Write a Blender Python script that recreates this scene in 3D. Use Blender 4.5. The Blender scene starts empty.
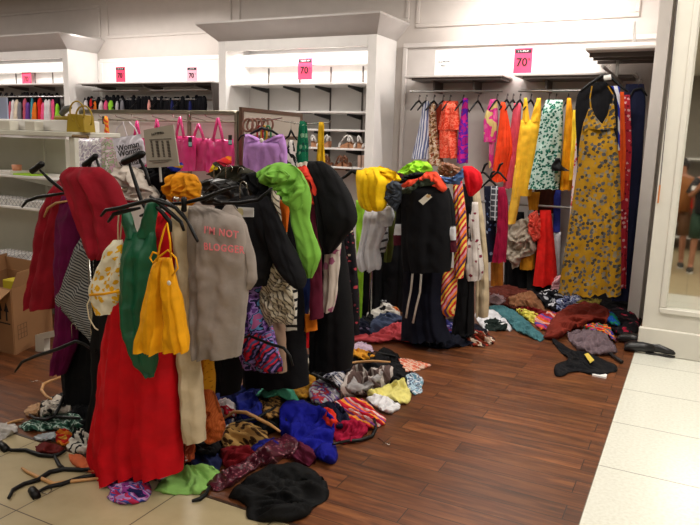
import bpy, math, random
import numpy as np
from mathutils import Vector, Matrix
PI = math.pi
C = bpy.context.scene.collection
# ---------------------------------------------------------------- camera
F = 674.; CX, CY = 350., 262.5; H = 1.55
_v1 = np.array([-1000-CX, -(100-CY), -F]); _v2 = np.array([700-CX, -(150-CY), -F])
_Y = _v2/np.linalg.norm(_v2); _X = -_v1; _X = _X-_X.dot(_Y)*_Y; _X /= np.linalg.norm(_X); _Z = np.cross(_X, _Y)
R = np.array([_X, _Y, _Z])
def ray(x, y): return R @ np.array([x-CX, -(y-CY), -F])
def atz(x, y, z=0.):
    d = ray(x, y); t = (z-H)/d[2]; return np.array([d[0]*t, d[1]*t, z])
def at(x, y, Y, a=0., x0=None):
    """point on a vertical plane; a turns the plane about the vertical line through (x0, Y)"""
    d = ray(x, y)
    if a == 0: t = Y/d[1]
    else:
        q = ray(x0 if x0 is not None else x, y); X0 = q[0]*Y/q[1]
        n = np.array([math.sin(a), math.cos(a)]); t = (n[0]*X0+n[1]*Y)/(n[0]*d[0]+n[1]*d[1])
    return np.array([d[0]*t, d[1]*t, H+d[2]*t])
cam = bpy.data.cameras.new('camera'); co = bpy.data.objects.new('camera', cam); C.objects.link(co)
M4 = Matrix.Identity(4)
for i in range(3):
    for j in range(3): M4[i][j] = R[i][j]
M4[2][3] = H
co.matrix_world = M4; cam.sensor_width = 36; cam.lens = F/700*36; cam.clip_start = .05
bpy.context.scene.camera = co
# ---------------------------------------------------------------- materials
def lin(c):
    return tuple([(v/255/12.92 if v/255 <= .04045 else ((v/255+.055)/1.055)**2.4) for v in c[:3]])+(1.,)
_m = {}
def mat(key, pat='solid', cols=((200, 200, 200),), rough=.85, p=.05, ang=0., metal=0., alpha=1., thr=.35, emit=0., bump=.25, sheen=0., warp=0., trans=0., tot=None):
    """procedural material; p = size of the pattern in metres"""
    if key in _m: return _m[key]
    m = bpy.data.materials.new(key); m.use_nodes = True; nt = m.node_tree; N = nt.nodes; L = nt.links
    b = N['Principled BSDF']; b.inputs['Roughness'].default_value = rough; b.inputs['Metallic'].default_value = metal
    def node(t, **k):
        n = N.new(t)
        for a_, v in k.items(): setattr(n, a_, v)
        return n
    def mth(op, x, y=None, z=None):
        n = node('ShaderNodeMath', operation=op)
        for i, v in enumerate((x, y, z)):
            if v is None: continue
            if hasattr(v, 'links'): L.new(v, n.inputs[i])
            else: n.inputs[i].default_value = v
        return n.outputs[0]
    def ramp(fac, cs, const=True, pos=None):
        r = node('ShaderNodeValToRGB'); r.color_ramp.interpolation = 'CONSTANT' if const else 'LINEAR'
        e = r.color_ramp.elements
        while len(e) < len(cs): e.new(1.)
        for i, c in enumerate(cs):
            e[i].position = pos[i] if pos else (i/len(cs) if const else i/max(1, len(cs)-1)); e[i].color = lin(c)
        L.new(fac, r.inputs[0]); return r.outputs[0]
    tc = node('ShaderNodeTexCoord'); uv = tc.outputs['UV']
    cols = [tuple(c) for c in cols]
    def mapped(s):
        mp = node('ShaderNodeMapping'); mp.inputs['Scale'].default_value = (s, s, s); L.new(uv, mp.inputs[0]); return mp.outputs[0]
    col = None
    if pat in ('stripe', 'check', 'zig'):
        sx = node('ShaderNodeSeparateXYZ'); L.new(mapped(1), sx.inputs[0])
        def band(a_):
            v = mth('ADD', mth('MULTIPLY', sx.outputs[0], math.cos(a_)/p), mth('MULTIPLY', sx.outputs[1], math.sin(a_)/p))
            if warp or pat == 'zig':
                nz = node('ShaderNodeTexNoise'); L.new(mapped(3.), nz.inputs[0]); v = mth('ADD', v, mth('MULTIPLY', nz.outputs[0], warp*4 or 2.))
            return mth('FRACT', v)
        if pat == 'check':
            g = mth('MAXIMUM', mth('LESS_THAN', band(ang), thr), mth('LESS_THAN', band(ang+PI/2), thr))
            col = ramp(g, cols[:2], True, [0, .5])
        else: col = ramp(band(ang), cols)
    elif pat in ('dots', 'floral'):
        vo = node('ShaderNodeTexVoronoi'); vo.inputs['Scale'].default_value = 1; L.new(mapped(1/p), vo.inputs[0])
        sp = node('ShaderNodeSeparateColor'); L.new(vo.outputs['Color'], sp.inputs[0])
        d = vo.outputs['Distance']
        if pat == 'floral':
            nz = node('ShaderNodeTexNoise'); nz.inputs['Scale'].default_value = 2.6; L.new(mapped(1/p), nz.inputs[0])
            d = mth('ADD', d, mth('MULTIPLY', mth('SUBTRACT', nz.outputs[0], .5), .5))
        f = mth('LESS_THAN', d, thr)
        mx = node('ShaderNodeMix', data_type='RGBA'); L.new(f, mx.inputs[0]); mx.inputs[6].default_value = lin(cols[0])
        L.new(ramp(sp.outputs[0], cols[1:]), mx.inputs[7]); col = mx.outputs[2]
    elif pat == 'splotch':
        nz = node('ShaderNodeTexNoise'); nz.inputs['Scale'].default_value = 1; nz.inputs['Detail'].default_value = 2.; L.new(mapped(1/p), nz.inputs[0])
        n_ = len(cols); col = ramp(nz.outputs[0], cols, True, [0]+[.5+(i-n_/2)*.3/n_ for i in range(1, n_)])
    elif pat == 'leopard':
        vo = node('ShaderNodeTexVoronoi'); vo.inputs['Scale'].default_value = 1; L.new(mapped(1/p), vo.inputs[0])
        col = ramp(vo.outputs['Distance'], (cols[0], cols[1], cols[2]), True, [0, .22, .5])
    else:
        nz = node('ShaderNodeTexNoise'); nz.inputs['Scale'].default_value = 1; nz.inputs['Detail'].default_value = 4; L.new(mapped(1/.09), nz.inputs[0])
        c = cols[0]; k = .07
        col = ramp(nz.outputs[0], (tuple(max(0, v*(1-k)) for v in c), tuple(min(255, v*(1+k)) for v in c)), False, [.3, .7])
    L.new(col, b.inputs['Base Color'])
    if bump:
        nz = node('ShaderNodeTexNoise'); nz.inputs['Scale'].default_value = 1; nz.inputs['Detail'].default_value = 3; L.new(mapped(1/.03), nz.inputs[0])
        bp = node('ShaderNodeBump'); bp.inputs['Strength'].default_value = bump; bp.inputs['Distance'].default_value = .01
        L.new(nz.outputs[0], bp.inputs['Height']); L.new(bp.outputs[0], b.inputs['Normal'])
    b.inputs['Alpha'].default_value = alpha
    b.inputs['Specular IOR Level'].default_value = .5 if rough < .6 else .2
    if trans: b.inputs['Transmission Weight'].default_value = trans
    if emit: L.new(col, b.inputs['Emission Color']); b.inputs['Emission Strength'].default_value = emit
    _m[key] = m; return m
def plain(key, c, rough=.5, metal=0., emit=0., alpha=1., spec=.5):
    if key in _m: return _m[key]
    m = bpy.data.materials.new(key); m.use_nodes = True; nt = m.node_tree; b = nt.nodes['Principled BSDF']
    tc = nt.nodes.new('ShaderNodeTexCoord'); nz = nt.nodes.new('ShaderNodeTexNoise'); nz.inputs['Scale'].default_value = 7
    nt.links.new(tc.outputs['Object'], nz.inputs[0]); r = nt.nodes.new('ShaderNodeValToRGB')
    r.color_ramp.elements[0].color = lin([v*.97 for v in c]); r.color_ramp.elements[1].color = lin([min(255, v*1.03) for v in c])
    nt.links.new(nz.outputs[0], r.inputs[0]); nt.links.new(r.outputs[0], b.inputs['Base Color'])
    b.inputs['Roughness'].default_value = rough; b.inputs['Metallic'].default_value = metal; b.inputs['Alpha'].default_value = alpha
    b.inputs['Specular IOR Level'].default_value = spec
    if emit: b.inputs['Emission Color'].default_value = lin(c); b.inputs['Emission Strength'].default_value = emit
    _m[key] = m; return m
# ---------------------------------------------------------------- objects
def tag(o, label=None, cat=None, group=None, kind=None):
    if label: o['label'] = label
    if cat: o['category'] = cat
    if group: o['group'] = group
    if kind: o['kind'] = kind
    return o
def mesh(name, V, Fc, m, parent=None, uv=None, smooth=False, solid=0.):
    me = bpy.data.meshes.new(name); V = np.asarray(V, float)
    org = np.zeros(3)
    if parent is None and len(V):
        org = np.array([V[:, 0].mean(), V[:, 1].mean(), V[:, 2].min()])
    elif parent is not None: org = np.array(parent.matrix_world.translation) if parent.get('_org') is None else np.array(parent['_org'])
    me.from_pydata((V-org).tolist(), [], Fc)
    me.materials.append(m)
    if uv is not None:
        ul = me.uv_layers.new(name='UVMap'); li = np.zeros(len(me.loops), dtype=np.int32); me.loops.foreach_get('vertex_index', li)
        ul.data.foreach_set('uv', np.asarray(uv, float)[li].ravel())
    if smooth: me.polygons.foreach_set('use_smooth', [True]*len(me.polygons))
    me.update(); o = bpy.data.objects.new(name, me); C.objects.link(o)
    if parent is None: o.location = org; o['_org'] = org.tolist()
    else: o.parent = parent; o['_org'] = org.tolist()
    if solid:
        s = o.modifiers.new('thickness', 'SOLIDIFY'); s.thickness = solid; s.offset = 0
    return o
def empty(name, loc, label=None, cat=None, group=None, rz=0):
    o = bpy.data.objects.new(name, None); C.objects.link(o); o.location = loc; o.rotation_euler.z = rz; o.empty_display_size = .05
    o['_org'] = [0., 0., 0.] if rz else [float(v) for v in loc]
    return tag(o, label, cat, group)
class MB:
    def __init__(s): s.V = []; s.F = []; s.U = []
    def add(s, V, Fc, U=None):
        n = len(s.V); V = [tuple(v) for v in V]; s.V += V; s.F += [tuple(i+n for i in f) for f in Fc]
        s.U += ([tuple(u) for u in U] if U is not None else [(v[0]+v[1], v[2]+.3*v[1]) for v in V]); return s
    def box(s, x0, x1, y0, y1, z0, z1, b=0.):
        V = []
        if b <= 0:
            V = [(x, y, z) for z in (z0, z1) for y in (y0, y1) for x in (x0, x1)]
            return s.add(V, [(0, 2, 3, 1), (4, 5, 7, 6), (0, 1, 5, 4), (2, 6, 7, 3), (0, 4, 6, 2), (1, 3, 7, 5)])
        for (z, i) in ((z0, b), (z0+b, 0), (z1-b, 0), (z1, b)):
            xa, xb, ya, yb = x0+i, x1-i, y0+i, y1-i; c = b if i == 0 else b*.4
            V += [(xa+c, ya, z), (xb-c, ya, z), (xb, ya+c, z), (xb, yb-c, z), (xb-c, yb, z), (xa+c, yb, z), (xa, yb-c, z), (xa, ya+c, z)]
        Fc = [tuple(range(7, -1, -1)), tuple(range(24, 32))]
        for k in range(3):
            for i in range(8): j = (i+1) % 8; Fc.append((k*8+i, k*8+j, k*8+8+j, k*8+8+i))
        return s.add(V, Fc)
    def tube(s, P, r, n=8, cap=True):
        P = [np.array(p, float) for p in P]; rr = r if hasattr(r, '__len__') else [r]*len(P); V = []; Fc = []
        up = None
        for i, p in enumerate(P):
            t = P[min(i+1, len(P)-1)]-P[max(i-1, 0)]; t = t/(np.linalg.norm(t)+1e-9)
            if up is None:
                a = np.array([0, 0, 1.]) if abs(t[2]) < .9 else np.array([1., 0, 0]); up = np.cross(t, a)
            up = up-up.dot(t)*t; up /= np.linalg.norm(up)+1e-9; w = np.cross(t, up)
            V += [p+rr[i]*(math.cos(q)*up+math.sin(q)*w) for q in np.arange(n)*2*PI/n]
        for i in range(len(P)-1):
            for k in range(n): j = (k+1) % n; Fc.append((i*n+k, i*n+j, i*n+n+j, i*n+n+k))
        if cap: Fc += [tuple(range(n-1, -1, -1)), tuple(range((len(P)-1)*n, len(P)*n))]
        return s.add(V, Fc)
    def prism(s, pts, off):
        n = len(pts); off = np.array(off, float); V = [np.array(p, float) for p in pts]; V += [v+off for v in V]
        return s.add(V, [tuple(range(n-1, -1, -1)), tuple(range(n, 2*n))]+[(i, (i+1) % n, n+(i+1) % n, n+i) for i in range(n)])
    def ball(s, c, r, n=10, sc=(1, 1, 1)):
        V = [(c[0], c[1], c[2]-r*sc[2])]; Fc = []; m = n//2
        for i in range(1, m):
            a = -PI/2+PI*i/m
            V += [(c[0]+sc[0]*r*math.cos(a)*math.cos(q), c[1]+sc[1]*r*math.cos(a)*math.sin(q), c[2]+sc[2]*r*math.sin(a)) for q in np.arange(n)*2*PI/n]
        V.append((c[0], c[1], c[2]+r*sc[2])); T = len(V)-1
        for k in range(n): j = (k+1) % n; Fc += [(0, 1+j, 1+k), (T, T-n+k, T-n+j)]
        for i in range(m-2):
            for k in range(n): j = (k+1) % n; Fc.append((1+i*n+k, 1+i*n+j, 1+i*n+n+j, 1+i*n+n+k))
        return s.add(V, Fc)
    def build(s, name, m, parent=None, smooth=False, solid=0.):
        return mesh(name, s.V, s.F, m, parent, s.U, smooth, solid)
def copy_tree(o, loc, rz=None, label=None, group=None):
    c = o.copy(); C.objects.link(c); c.location = loc
    if rz is not None: c.rotation_euler.z = rz
    if label: c['label'] = label
    if group: c['group'] = group
    for ch in list(o.children):
        d = ch.copy(); C.objects.link(d); d.parent = c
        for g in list(ch.children):
            e = g.copy(); C.objects.link(e); e.parent = d
    return c
# ---------------------------------------------------------------- cloth wrinkles
def buckle(seed, sx, sy, n=64, it=260, bend=.25):
    """a periodic sheet squeezed to sx, sy of its size; it buckles out of plane into folds"""
    rg = np.random.RandomState(seed); g = np.arange(n)
    X, Y = np.meshgrid(g*sx, g*sy); Z = np.zeros((n, n))
    for k in range(40):
        kx, ky = rg.randint(-9, 10), rg.randint(-9, 10) if sy < .95 else rg.randint(-2, 3)
        Z += rg.randn()*np.sin(2*PI*(kx*g[None, :]+ky*g[:, None])/n+rg.rand()*6.3)/(1+.25*math.hypot(kx, ky))
    Z *= .8; P = np.stack([X, Y, Z], 2); W = np.array([n*sx, n*sy])
    cons = [(1, 0, 1., 1.), (0, 1, 1., 1.), (1, 1, 2**.5, .5), (1, -1, 2**.5, .5), (3, 0, 3., bend), (0, 3, 3., bend)]
    def sh(A, dx, dy, s):
        B = np.roll(A, (-dy*s, -dx*s), (0, 1)).copy()
        return B
    for _ in range(it):
        acc = np.zeros_like(P); wt = 0.
        for dx, dy, L0, k in cons:
            Q = sh(P, dx, dy, 1); D = Q-P
            D[..., 0] -= W[0]*np.round(D[..., 0]/W[0]); D[..., 1] -= W[1]*np.round(D[..., 1]/W[1])
            ln = np.sqrt((D**2).sum(2, keepdims=True))+1e-9
            e = k*.5*D*(ln-L0)/ln; acc += e-sh(e, dx, dy, -1); wt += k
        P += acc/wt*1.7; P[..., 2] -= P[..., 2].mean()*.2
    z = P[..., 2]; z = z-z.mean(); z = z/(z.std()+1e-9)
    return z
BF = [buckle(s, .8, .8) for s in (1, 2, 3)]
BA = [buckle(s, .72, .99, bend=.4) for s in (5, 6)]
def samp(Fd, x, y, cell=.011, rot=0., ox=0., oy=0.):
    c, s = math.cos(rot), math.sin(rot); u = (x*c-y*s)/cell+ox; v = (x*s+y*c)/cell+oy; n = Fd.shape[0]
    i = np.floor(u).astype(int); j = np.floor(v).astype(int); fu = u-i; fv = v-j
    a = Fd[j % n, i % n]; b = Fd[j % n, (i+1) % n]; c_ = Fd[(j+1) % n, i % n]; d = Fd[(j+1) % n, (i+1) % n]
    return (a*(1-fu)+b*fu)*(1-fv)+(c_*(1-fu)+d*fu)*fv
def crumple(x, y, rg, size=1., fan=None):
    """creased cloth relief, about -1..1; fan=(x0, y0) makes the folds radiate from a point of hang"""
    f1, f2, f3 = (BF[i] for i in rg.permutation(3)); o = rg.rand(6)*60; r = rg.rand()*6
    wx = x+.02*samp(f1, x, y, .02*size, 1., o[0], o[1]); wy = y+.02*samp(f2, x, y, .02*size, 2., o[1], o[0])
    a = samp(f1, wx, wy, .0105*size, r, o[2], o[3]); b = samp(f2, wx, wy, .0085*size, r+1, o[3], o[4]); c = samp(f3, wx, wy, .006*size, r+2, o[4], o[5])
    sa = lambda v: .75-np.sqrt(v*v+.03)
    z = .5*a+.8*sa(b)+.4*sa(c)
    if fan is not None:
        dx = x-fan[0]; dy = np.abs(y-fan[1])+.12; th = dx/dy**.65
        ph = th*22/size+1.1*samp(f3, x, y, .03, 0, o[0], o[1]); g = .9-1.4*np.sqrt(np.sin(ph*.5+o[5])**2+.05)+.5*np.sin(ph*.8+o[4])
        z = .75*z+.5*g
    return z
_seed = [100]
def rnd():
    _seed[0] += 1; return np.random.RandomState(_seed[0])
def ringmesh(V, nu, nv, capT=True):
    Fc = []
    for j in range(nv-1):
        for i in range(nu): k = (i+1) % nu; Fc.append((j*nu+i, j*nu+k, j*nu+nu+k, j*nu+nu+i))
    if capT: Fc.append(tuple(range(nu-1, -1, -1)))
    return Fc
def lobe(mb, rows, Y, th=.06, nf=5, amp=.014, a=0., x0=None, bk=.006, up=0., dy=0., ta=.25):
    """one hanging tube of cloth. rows = (y, xl, xr) in the photograph, measured on the vertical plane at depth Y"""
    rg = rnd(); rows = sorted(rows); ys = np.array([r[0] for r in rows], float); L_ = np.array([r[1] for r in rows], float); R_ = np.array([r[2] for r in rows], float)
    nv = int(min(46, max(10, (ys[-1]-ys[0])/3.2))); nu = 56
    yy = np.linspace(ys[0], ys[-1], nv); xl = np.interp(yy, ys, L_); xr = np.interp(yy, ys, R_)
    if nv > 14:
        for _ in range(2):
            xl[1:-1] = (xl[:-2]+2*xl[1:-1]+xl[2:])/4; xr[1:-1] = (xr[:-2]+2*xr[1:-1]+xr[2:])/4
    if x0 is None: x0 = (L_.mean()+R_.mean())/2
    ks = nf*np.array([.5, 1., 1.9])*(1+.2*rg.randn(3)); ph = rg.rand(3, 2)*6.3; dr = rg.randn(3)*1.2; am = np.array([.7, .9, .4])
    wa, wb, wc = rg.randn(3)*.06
    Fd = BA[rg.randint(2)]; F2 = BF[rg.randint(3)]; ox, oy = rg.rand(2)*60
    V = []; U = []; n = np.array([math.sin(a), math.cos(a), 0.])
    phi = np.arange(nu)*2*PI/nu; uu = (1-np.cos(phi))/2; front = np.sin(phi)
    for j in range(nv):
        t = j/(nv-1); pl = at(xl[j], yy[j], Y+dy*t, a, x0); pr = at(xr[j], yy[j], Y+dy*t, a, x0); w = np.linalg.norm(pr-pl)
        thr = min(th, w*.42)*(.3+.7*min(1, t/.12))
        side = np.sqrt(np.abs(front)); sg = np.where(front >= 0, -1., 1.)
        A = amp*1.35*(ta+(1-ta)*t)*min(1, w/.16); f = np.zeros(nu)
        uw = uu+wa*np.sin(2*PI*uu)+wb*np.sin(4*PI*uu+1)+wc*np.sin(7*uu+2*t)
        for q in range(3):
            sn = np.sin(2*PI*ks[q]*uw+ph[q, 0]+dr[q]*t+np.where(front >= 0, 0, ph[q, 1]*.3)); f += am[q]*(1-1.6*np.abs(np.sin(PI*ks[q]*uw+ph[q, 0]+.5*dr[q]*t)) if q == 1 else sn)
        f *= .65+.5*np.sin(5*uu+ph[0, 1]+t)
        off = -thr*np.abs(front)**.8*np.sign(front)*1. + A*f*side
        X = uu*w; Zc = pl[2]+(pr[2]-pl[2])*uu
        off = off + sg*bk*side*(.8*samp(Fd, X, Zc, .010, .1, ox, oy)+1.1*(.7-np.abs(samp(F2, X+.3*Zc, Zc*.7, .008, .5, oy, ox))))
        P = pl[None]+(pr-pl)[None]*uu[:, None]+n[None]*off[:, None]
        P[:, 2] += (A*.35*f*side)*(t**3)
        V += P.tolist(); U += [(X[i]+(0 if front[i] >= 0 else 3.), Zc[i]) for i in range(nu)]
    mb.add(V, ringmesh(V, nu, nv), U); return mb
def chaikin(P, k=2):
    P = np.array(P, float)
    for _ in range(k):
        Q = np.roll(P, -1, 0); P = np.stack([.75*P+.25*Q, .25*P+.75*Q], 1).reshape(-1, P.shape[1])
    return P
def resamp(P, n):
    Q = np.vstack([P, P[:1]]); d = np.r_[0, np.cumsum(np.linalg.norm(np.diff(Q, axis=0), axis=1))]; s = np.linspace(0, d[-1], n+1)[:-1]
    return np.stack([np.interp(s, d, Q[:, 0]), np.interp(s, d, Q[:, 1])], 1)
def relax(pts, nr=20, na=84, k=1):
    """disc grid inside an outline in the photograph (harmonic fill so that bent outlines fill too)"""
    B = resamp(chaikin(pts, k), na)
    if k == 0: B = .5*B+.25*(np.roll(B, 1, 0)+np.roll(B, -1, 0))+np.stack([np.sin(np.arange(na)*2*PI*f_/na+pts[0][0]*1.7+q) for f_, q in ((9, 0), (13, 2))], 1)*.35+np.stack([np.sin(np.arange(na)*2*PI*f_/na+pts[1][1]*1.3+q) for f_, q in ((19, 1), (23, 4))], 1)*.25
    c = B.mean(0); G = np.array([[c+(b-c)*(j/(nr-1)) for b in B] for j in range(nr)])
    for _ in range(90):
        I = (G[:-2]+G[2:]+np.roll(G[1:-1], 1, 1)+np.roll(G[1:-1], -1, 1))/4
        G[1:-1] = .5*G[1:-1]+.5*I; G[0] = G[1].mean(0)
    return G
def lump(mb, pts, Y, th=.07, amp=.012, a=0., x0=None, drape=False, dy=0., k=0):
    """draped or hung cloth with a free outline: a closed pillow with buckled folds"""
    rg = rnd(); G = relax(pts, k=k); nr, na = G.shape[:2]; ys = G[..., 1]; y0, y1 = ys.min(), ys.max()
    if x0 is None: x0 = G[..., 0].mean()
    n = np.array([math.sin(a), math.cos(a), 0.]); Fd = BA[rg.randint(2)] if drape else BF[rg.randint(3)]; F2 = BF[rg.randint(3)]
    ox, oy = rg.rand(2)*60; rot = rg.rand()*.5-.25 if drape else rg.rand()*6; V = []; U = []; S = []
    for j in range(nr):
        for i in range(na):
            x, y = G[j, i]; S.append(at(x, y, Y+dy*(y-y0)/(y1-y0+1e-6), a, x0))
    S = np.array(S); lx = S[:, 0]*math.cos(a)-S[:, 1]*math.sin(a); lz = S[:, 2]; r = np.repeat(np.arange(nr)/(nr-1), na)
    span = max(lx.max()-lx.min(), .05); th = min(th*.8, span*.3)
    env = np.sqrt(np.clip(1-r**5, 0, 1)); sc = np.clip(span/.35, .55, 1.25)
    tx = lx[lz > lz.max()-.03].mean(); z = crumple(lx, lz, rg, sc, (tx, lz.max()+.04) if drape else None)
    amp = amp*1.35*np.clip(span/.25, .5, 1.5)
    z = z*(.3+.7*env)
    Vf = S-n[None]*(th*env*(.8+.2*np.clip(z, -1, 1))+amp*z*np.minimum(1, env*1.6+.15))[:, None]; Vb = S+n[None]*(th*env*.7)[:, None]
    N0 = len(S); V = np.vstack([Vf, Vb]); U = np.vstack([np.stack([lx, lz], 1), np.stack([lx+3, lz], 1)]); Fc = []
    for j in range(nr-1):
        for i in range(na):
            k_ = (i+1) % na; q = (j*na+i, j*na+k_, j*na+na+k_, j*na+na+i); Fc.append(q); Fc.append(tuple(N0+v for v in q[::-1]))
    mb.add(V, Fc, U)
    # weld the rim by a thin band
    b = (nr-1)*na; base = len(mb.V)-2*N0
    for i in range(na):
        k_ = (i+1) % na; mb.F.append((base+b+i, base+b+k_, base+N0+b+k_, base+N0+b+i))
    return mb
def G_(name, label, cat, m, lobes=(), lumps=(), group=None, parent=None):
    """a garment: any number of tubes and pillows in one mesh"""
    mb = MB()
    for l in lobes:
        l = dict(l); lobe(mb, l.pop('rows'), l.pop('Y'), **l)
    for l in lumps:
        l = dict(l); lump(mb, l.pop('pts'), l.pop('Y'), **l)
    o = mb.build(name, m, parent, smooth=True)
    if parent is None: tag(o, label, cat, group)
    elif label: o['label'] = label
    return o
# floor pile ----------------------------------------------------------------
HX0, HY0, HC = -4.6, 1.4, .012; HM = np.zeros((int(6.4/HC), int(5.2/HC)))
def hm(x, y, A=None):
    A = HM if A is None else A
    j = np.clip(((np.asarray(y)-HY0)/HC).astype(int), 0, A.shape[0]-1); i = np.clip(((np.asarray(x)-HX0)/HC).astype(int), 0, A.shape[1]-1); return A[j, i]
def blur(A, k):
    for _ in range(k): A = (A+np.roll(A, 1, 0)+np.roll(A, -1, 0)+np.roll(A, 1, 1)+np.roll(A, -1, 1))/5
    return A
def march(px, A, dz=0., zmax=.62):
    """where the sight lines through the picture points first meet the heap A raised by dz"""
    px = np.atleast_2d(np.asarray(px, float)); D = (R @ np.stack([px[:, 0]-CX, -(px[:, 1]-CY), -F*np.ones(len(px))])).T
    zs = np.arange(zmax, -.006, -.006); out = np.zeros((len(px), 3)); done = np.zeros(len(px), bool); prev = None; dz = np.zeros(len(px))+dz
    for z in zs:
        t = (z-H)/D[:, 2]; P = np.stack([D[:, 0]*t, D[:, 1]*t, np.full(len(px), z)], 1); g = z-(hm(P[:, 0], P[:, 1], A)+dz)
        hit = (g <= 0) & ~done
        if prev is not None and hit.any():
            w = np.clip(prev[1][hit]/(prev[1][hit]-g[hit]+1e-9), 0, 1)[:, None]; out[hit] = prev[0][hit]*(1-w)+P[hit]*w
        done |= hit; prev = (P, g)
    if (~done).any(): out[~done] = prev[0][~done]
    return out
def floor_pt(x, y, A): return march([(x, y)], A)[0]
def patch(name, label, pts, m, h=.05, amp=.013, cat='garment', group=None, cell=.011, flat=0., k=0):
    """a crumpled garment lying on the floor or on the heap; it settles on what already lies there"""
    rg = rnd(); G = relax(pts, nr=20, na=80, k=k); nr, na = G.shape[:2]; B = np.maximum(blur(HM, 5), HM*.93)
    r = np.repeat(np.arange(nr)/(nr-1), na); env = np.sqrt(np.clip(1-r**3.5, 0, 1)); g = G.reshape(-1, 2)
    cy = (g[:, 1].min()+g[:, 1].max())/2; hh = (g[:, 1].max()-g[:, 1].min())/2+1e-6; top = np.clip((cy-g[:, 1])/hh, 0, 1)
    h = h*(.5 if np.ptp(g[:, 0]) < 70 else .36); q_ = np.sin(np.arctan2(g[:, 1]-cy, g[:, 0]-g[:, 0].mean())*7+rg.rand()*6)*.5+.5
    S = march(g, B, h*(env+(1-env)*.75*top)*(.92+.3*(q_-.5)*r*r)+.004).reshape(nr, na, 3)
    for _ in range(3): S[1:-1] = .4*S[1:-1]+.15*(S[:-2]+S[2:]+np.roll(S[1:-1], 1, 1)+np.roll(S[1:-1], -1, 1))
    S = S.reshape(-1, 3)
    q0 = rg.rand()*3.14; xa = S[:, 0]+S[:, 2]*.5; ya = S[:, 1]+S[:, 2]*.8; xr = xa*math.cos(q0)-ya*math.sin(q0); yr = (xa*math.sin(q0)+ya*math.cos(q0))*.42
    z = crumple(xr, yr, rg, cell/.011*(.85 if h < .06 else 1.1))
    d = np.array([0, 0, H])-S; d /= np.linalg.norm(d, axis=1)[:, None]; d = d*.7+np.array([0, 0, .6])
    S = S+d*(amp*1.9*z*np.clip(env*1.4, .35, 1))[:, None]
    S[:, 2] = np.maximum(S[:, 2], .004+.004*(1-r))
    V = S; Fc = []
    for j in range(nr-1):
        for i in range(na): k_ = (i+1) % na; Fc.append((j*na+i, j*na+na+i, j*na+na+k_, j*na+k_))
    # hem tucked under
    E = S[(nr-1)*na:].copy(); c = E.mean(0); E[:, :2] += (c[:2]-E[:, :2])*.05; E[:, 2] = np.minimum(E[:, 2]-.002, hm(E[:, 0], E[:, 1])+.001); E[:, 2] = np.maximum(E[:, 2], .001)
    b = (nr-1)*na; V = np.vstack([S, E])
    for i in range(na): k_ = (i+1) % na; Fc.append((b+i, b+na+i, b+na+k_, b+k_))
    o = mesh(name, V, Fc, m, None, np.stack([V[:, 0], V[:, 1]+V[:, 2]], 1), True, .003); tag(o, label, cat, group)
    N_ = HM.copy()
    for q in (S, (S+np.roll(S, 1, 0))/2, (S+np.roll(S, na, 0))/2):
        j = np.clip(((q[:, 1]-HY0)/HC).astype(int), 0, HM.shape[0]-1); i = np.clip(((q[:, 0]-HX0)/HC).astype(int), 0, HM.shape[1]-1)
        for dj in (0, 1):
            for di in (0, 1): np.maximum.at(N_, (np.minimum(j+dj, HM.shape[0]-1), np.minimum(i+di, HM.shape[1]-1)), np.clip(q[:, 2], 0, .45))
    HM[:] = HM+.8*(N_-HM)
    return o
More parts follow.
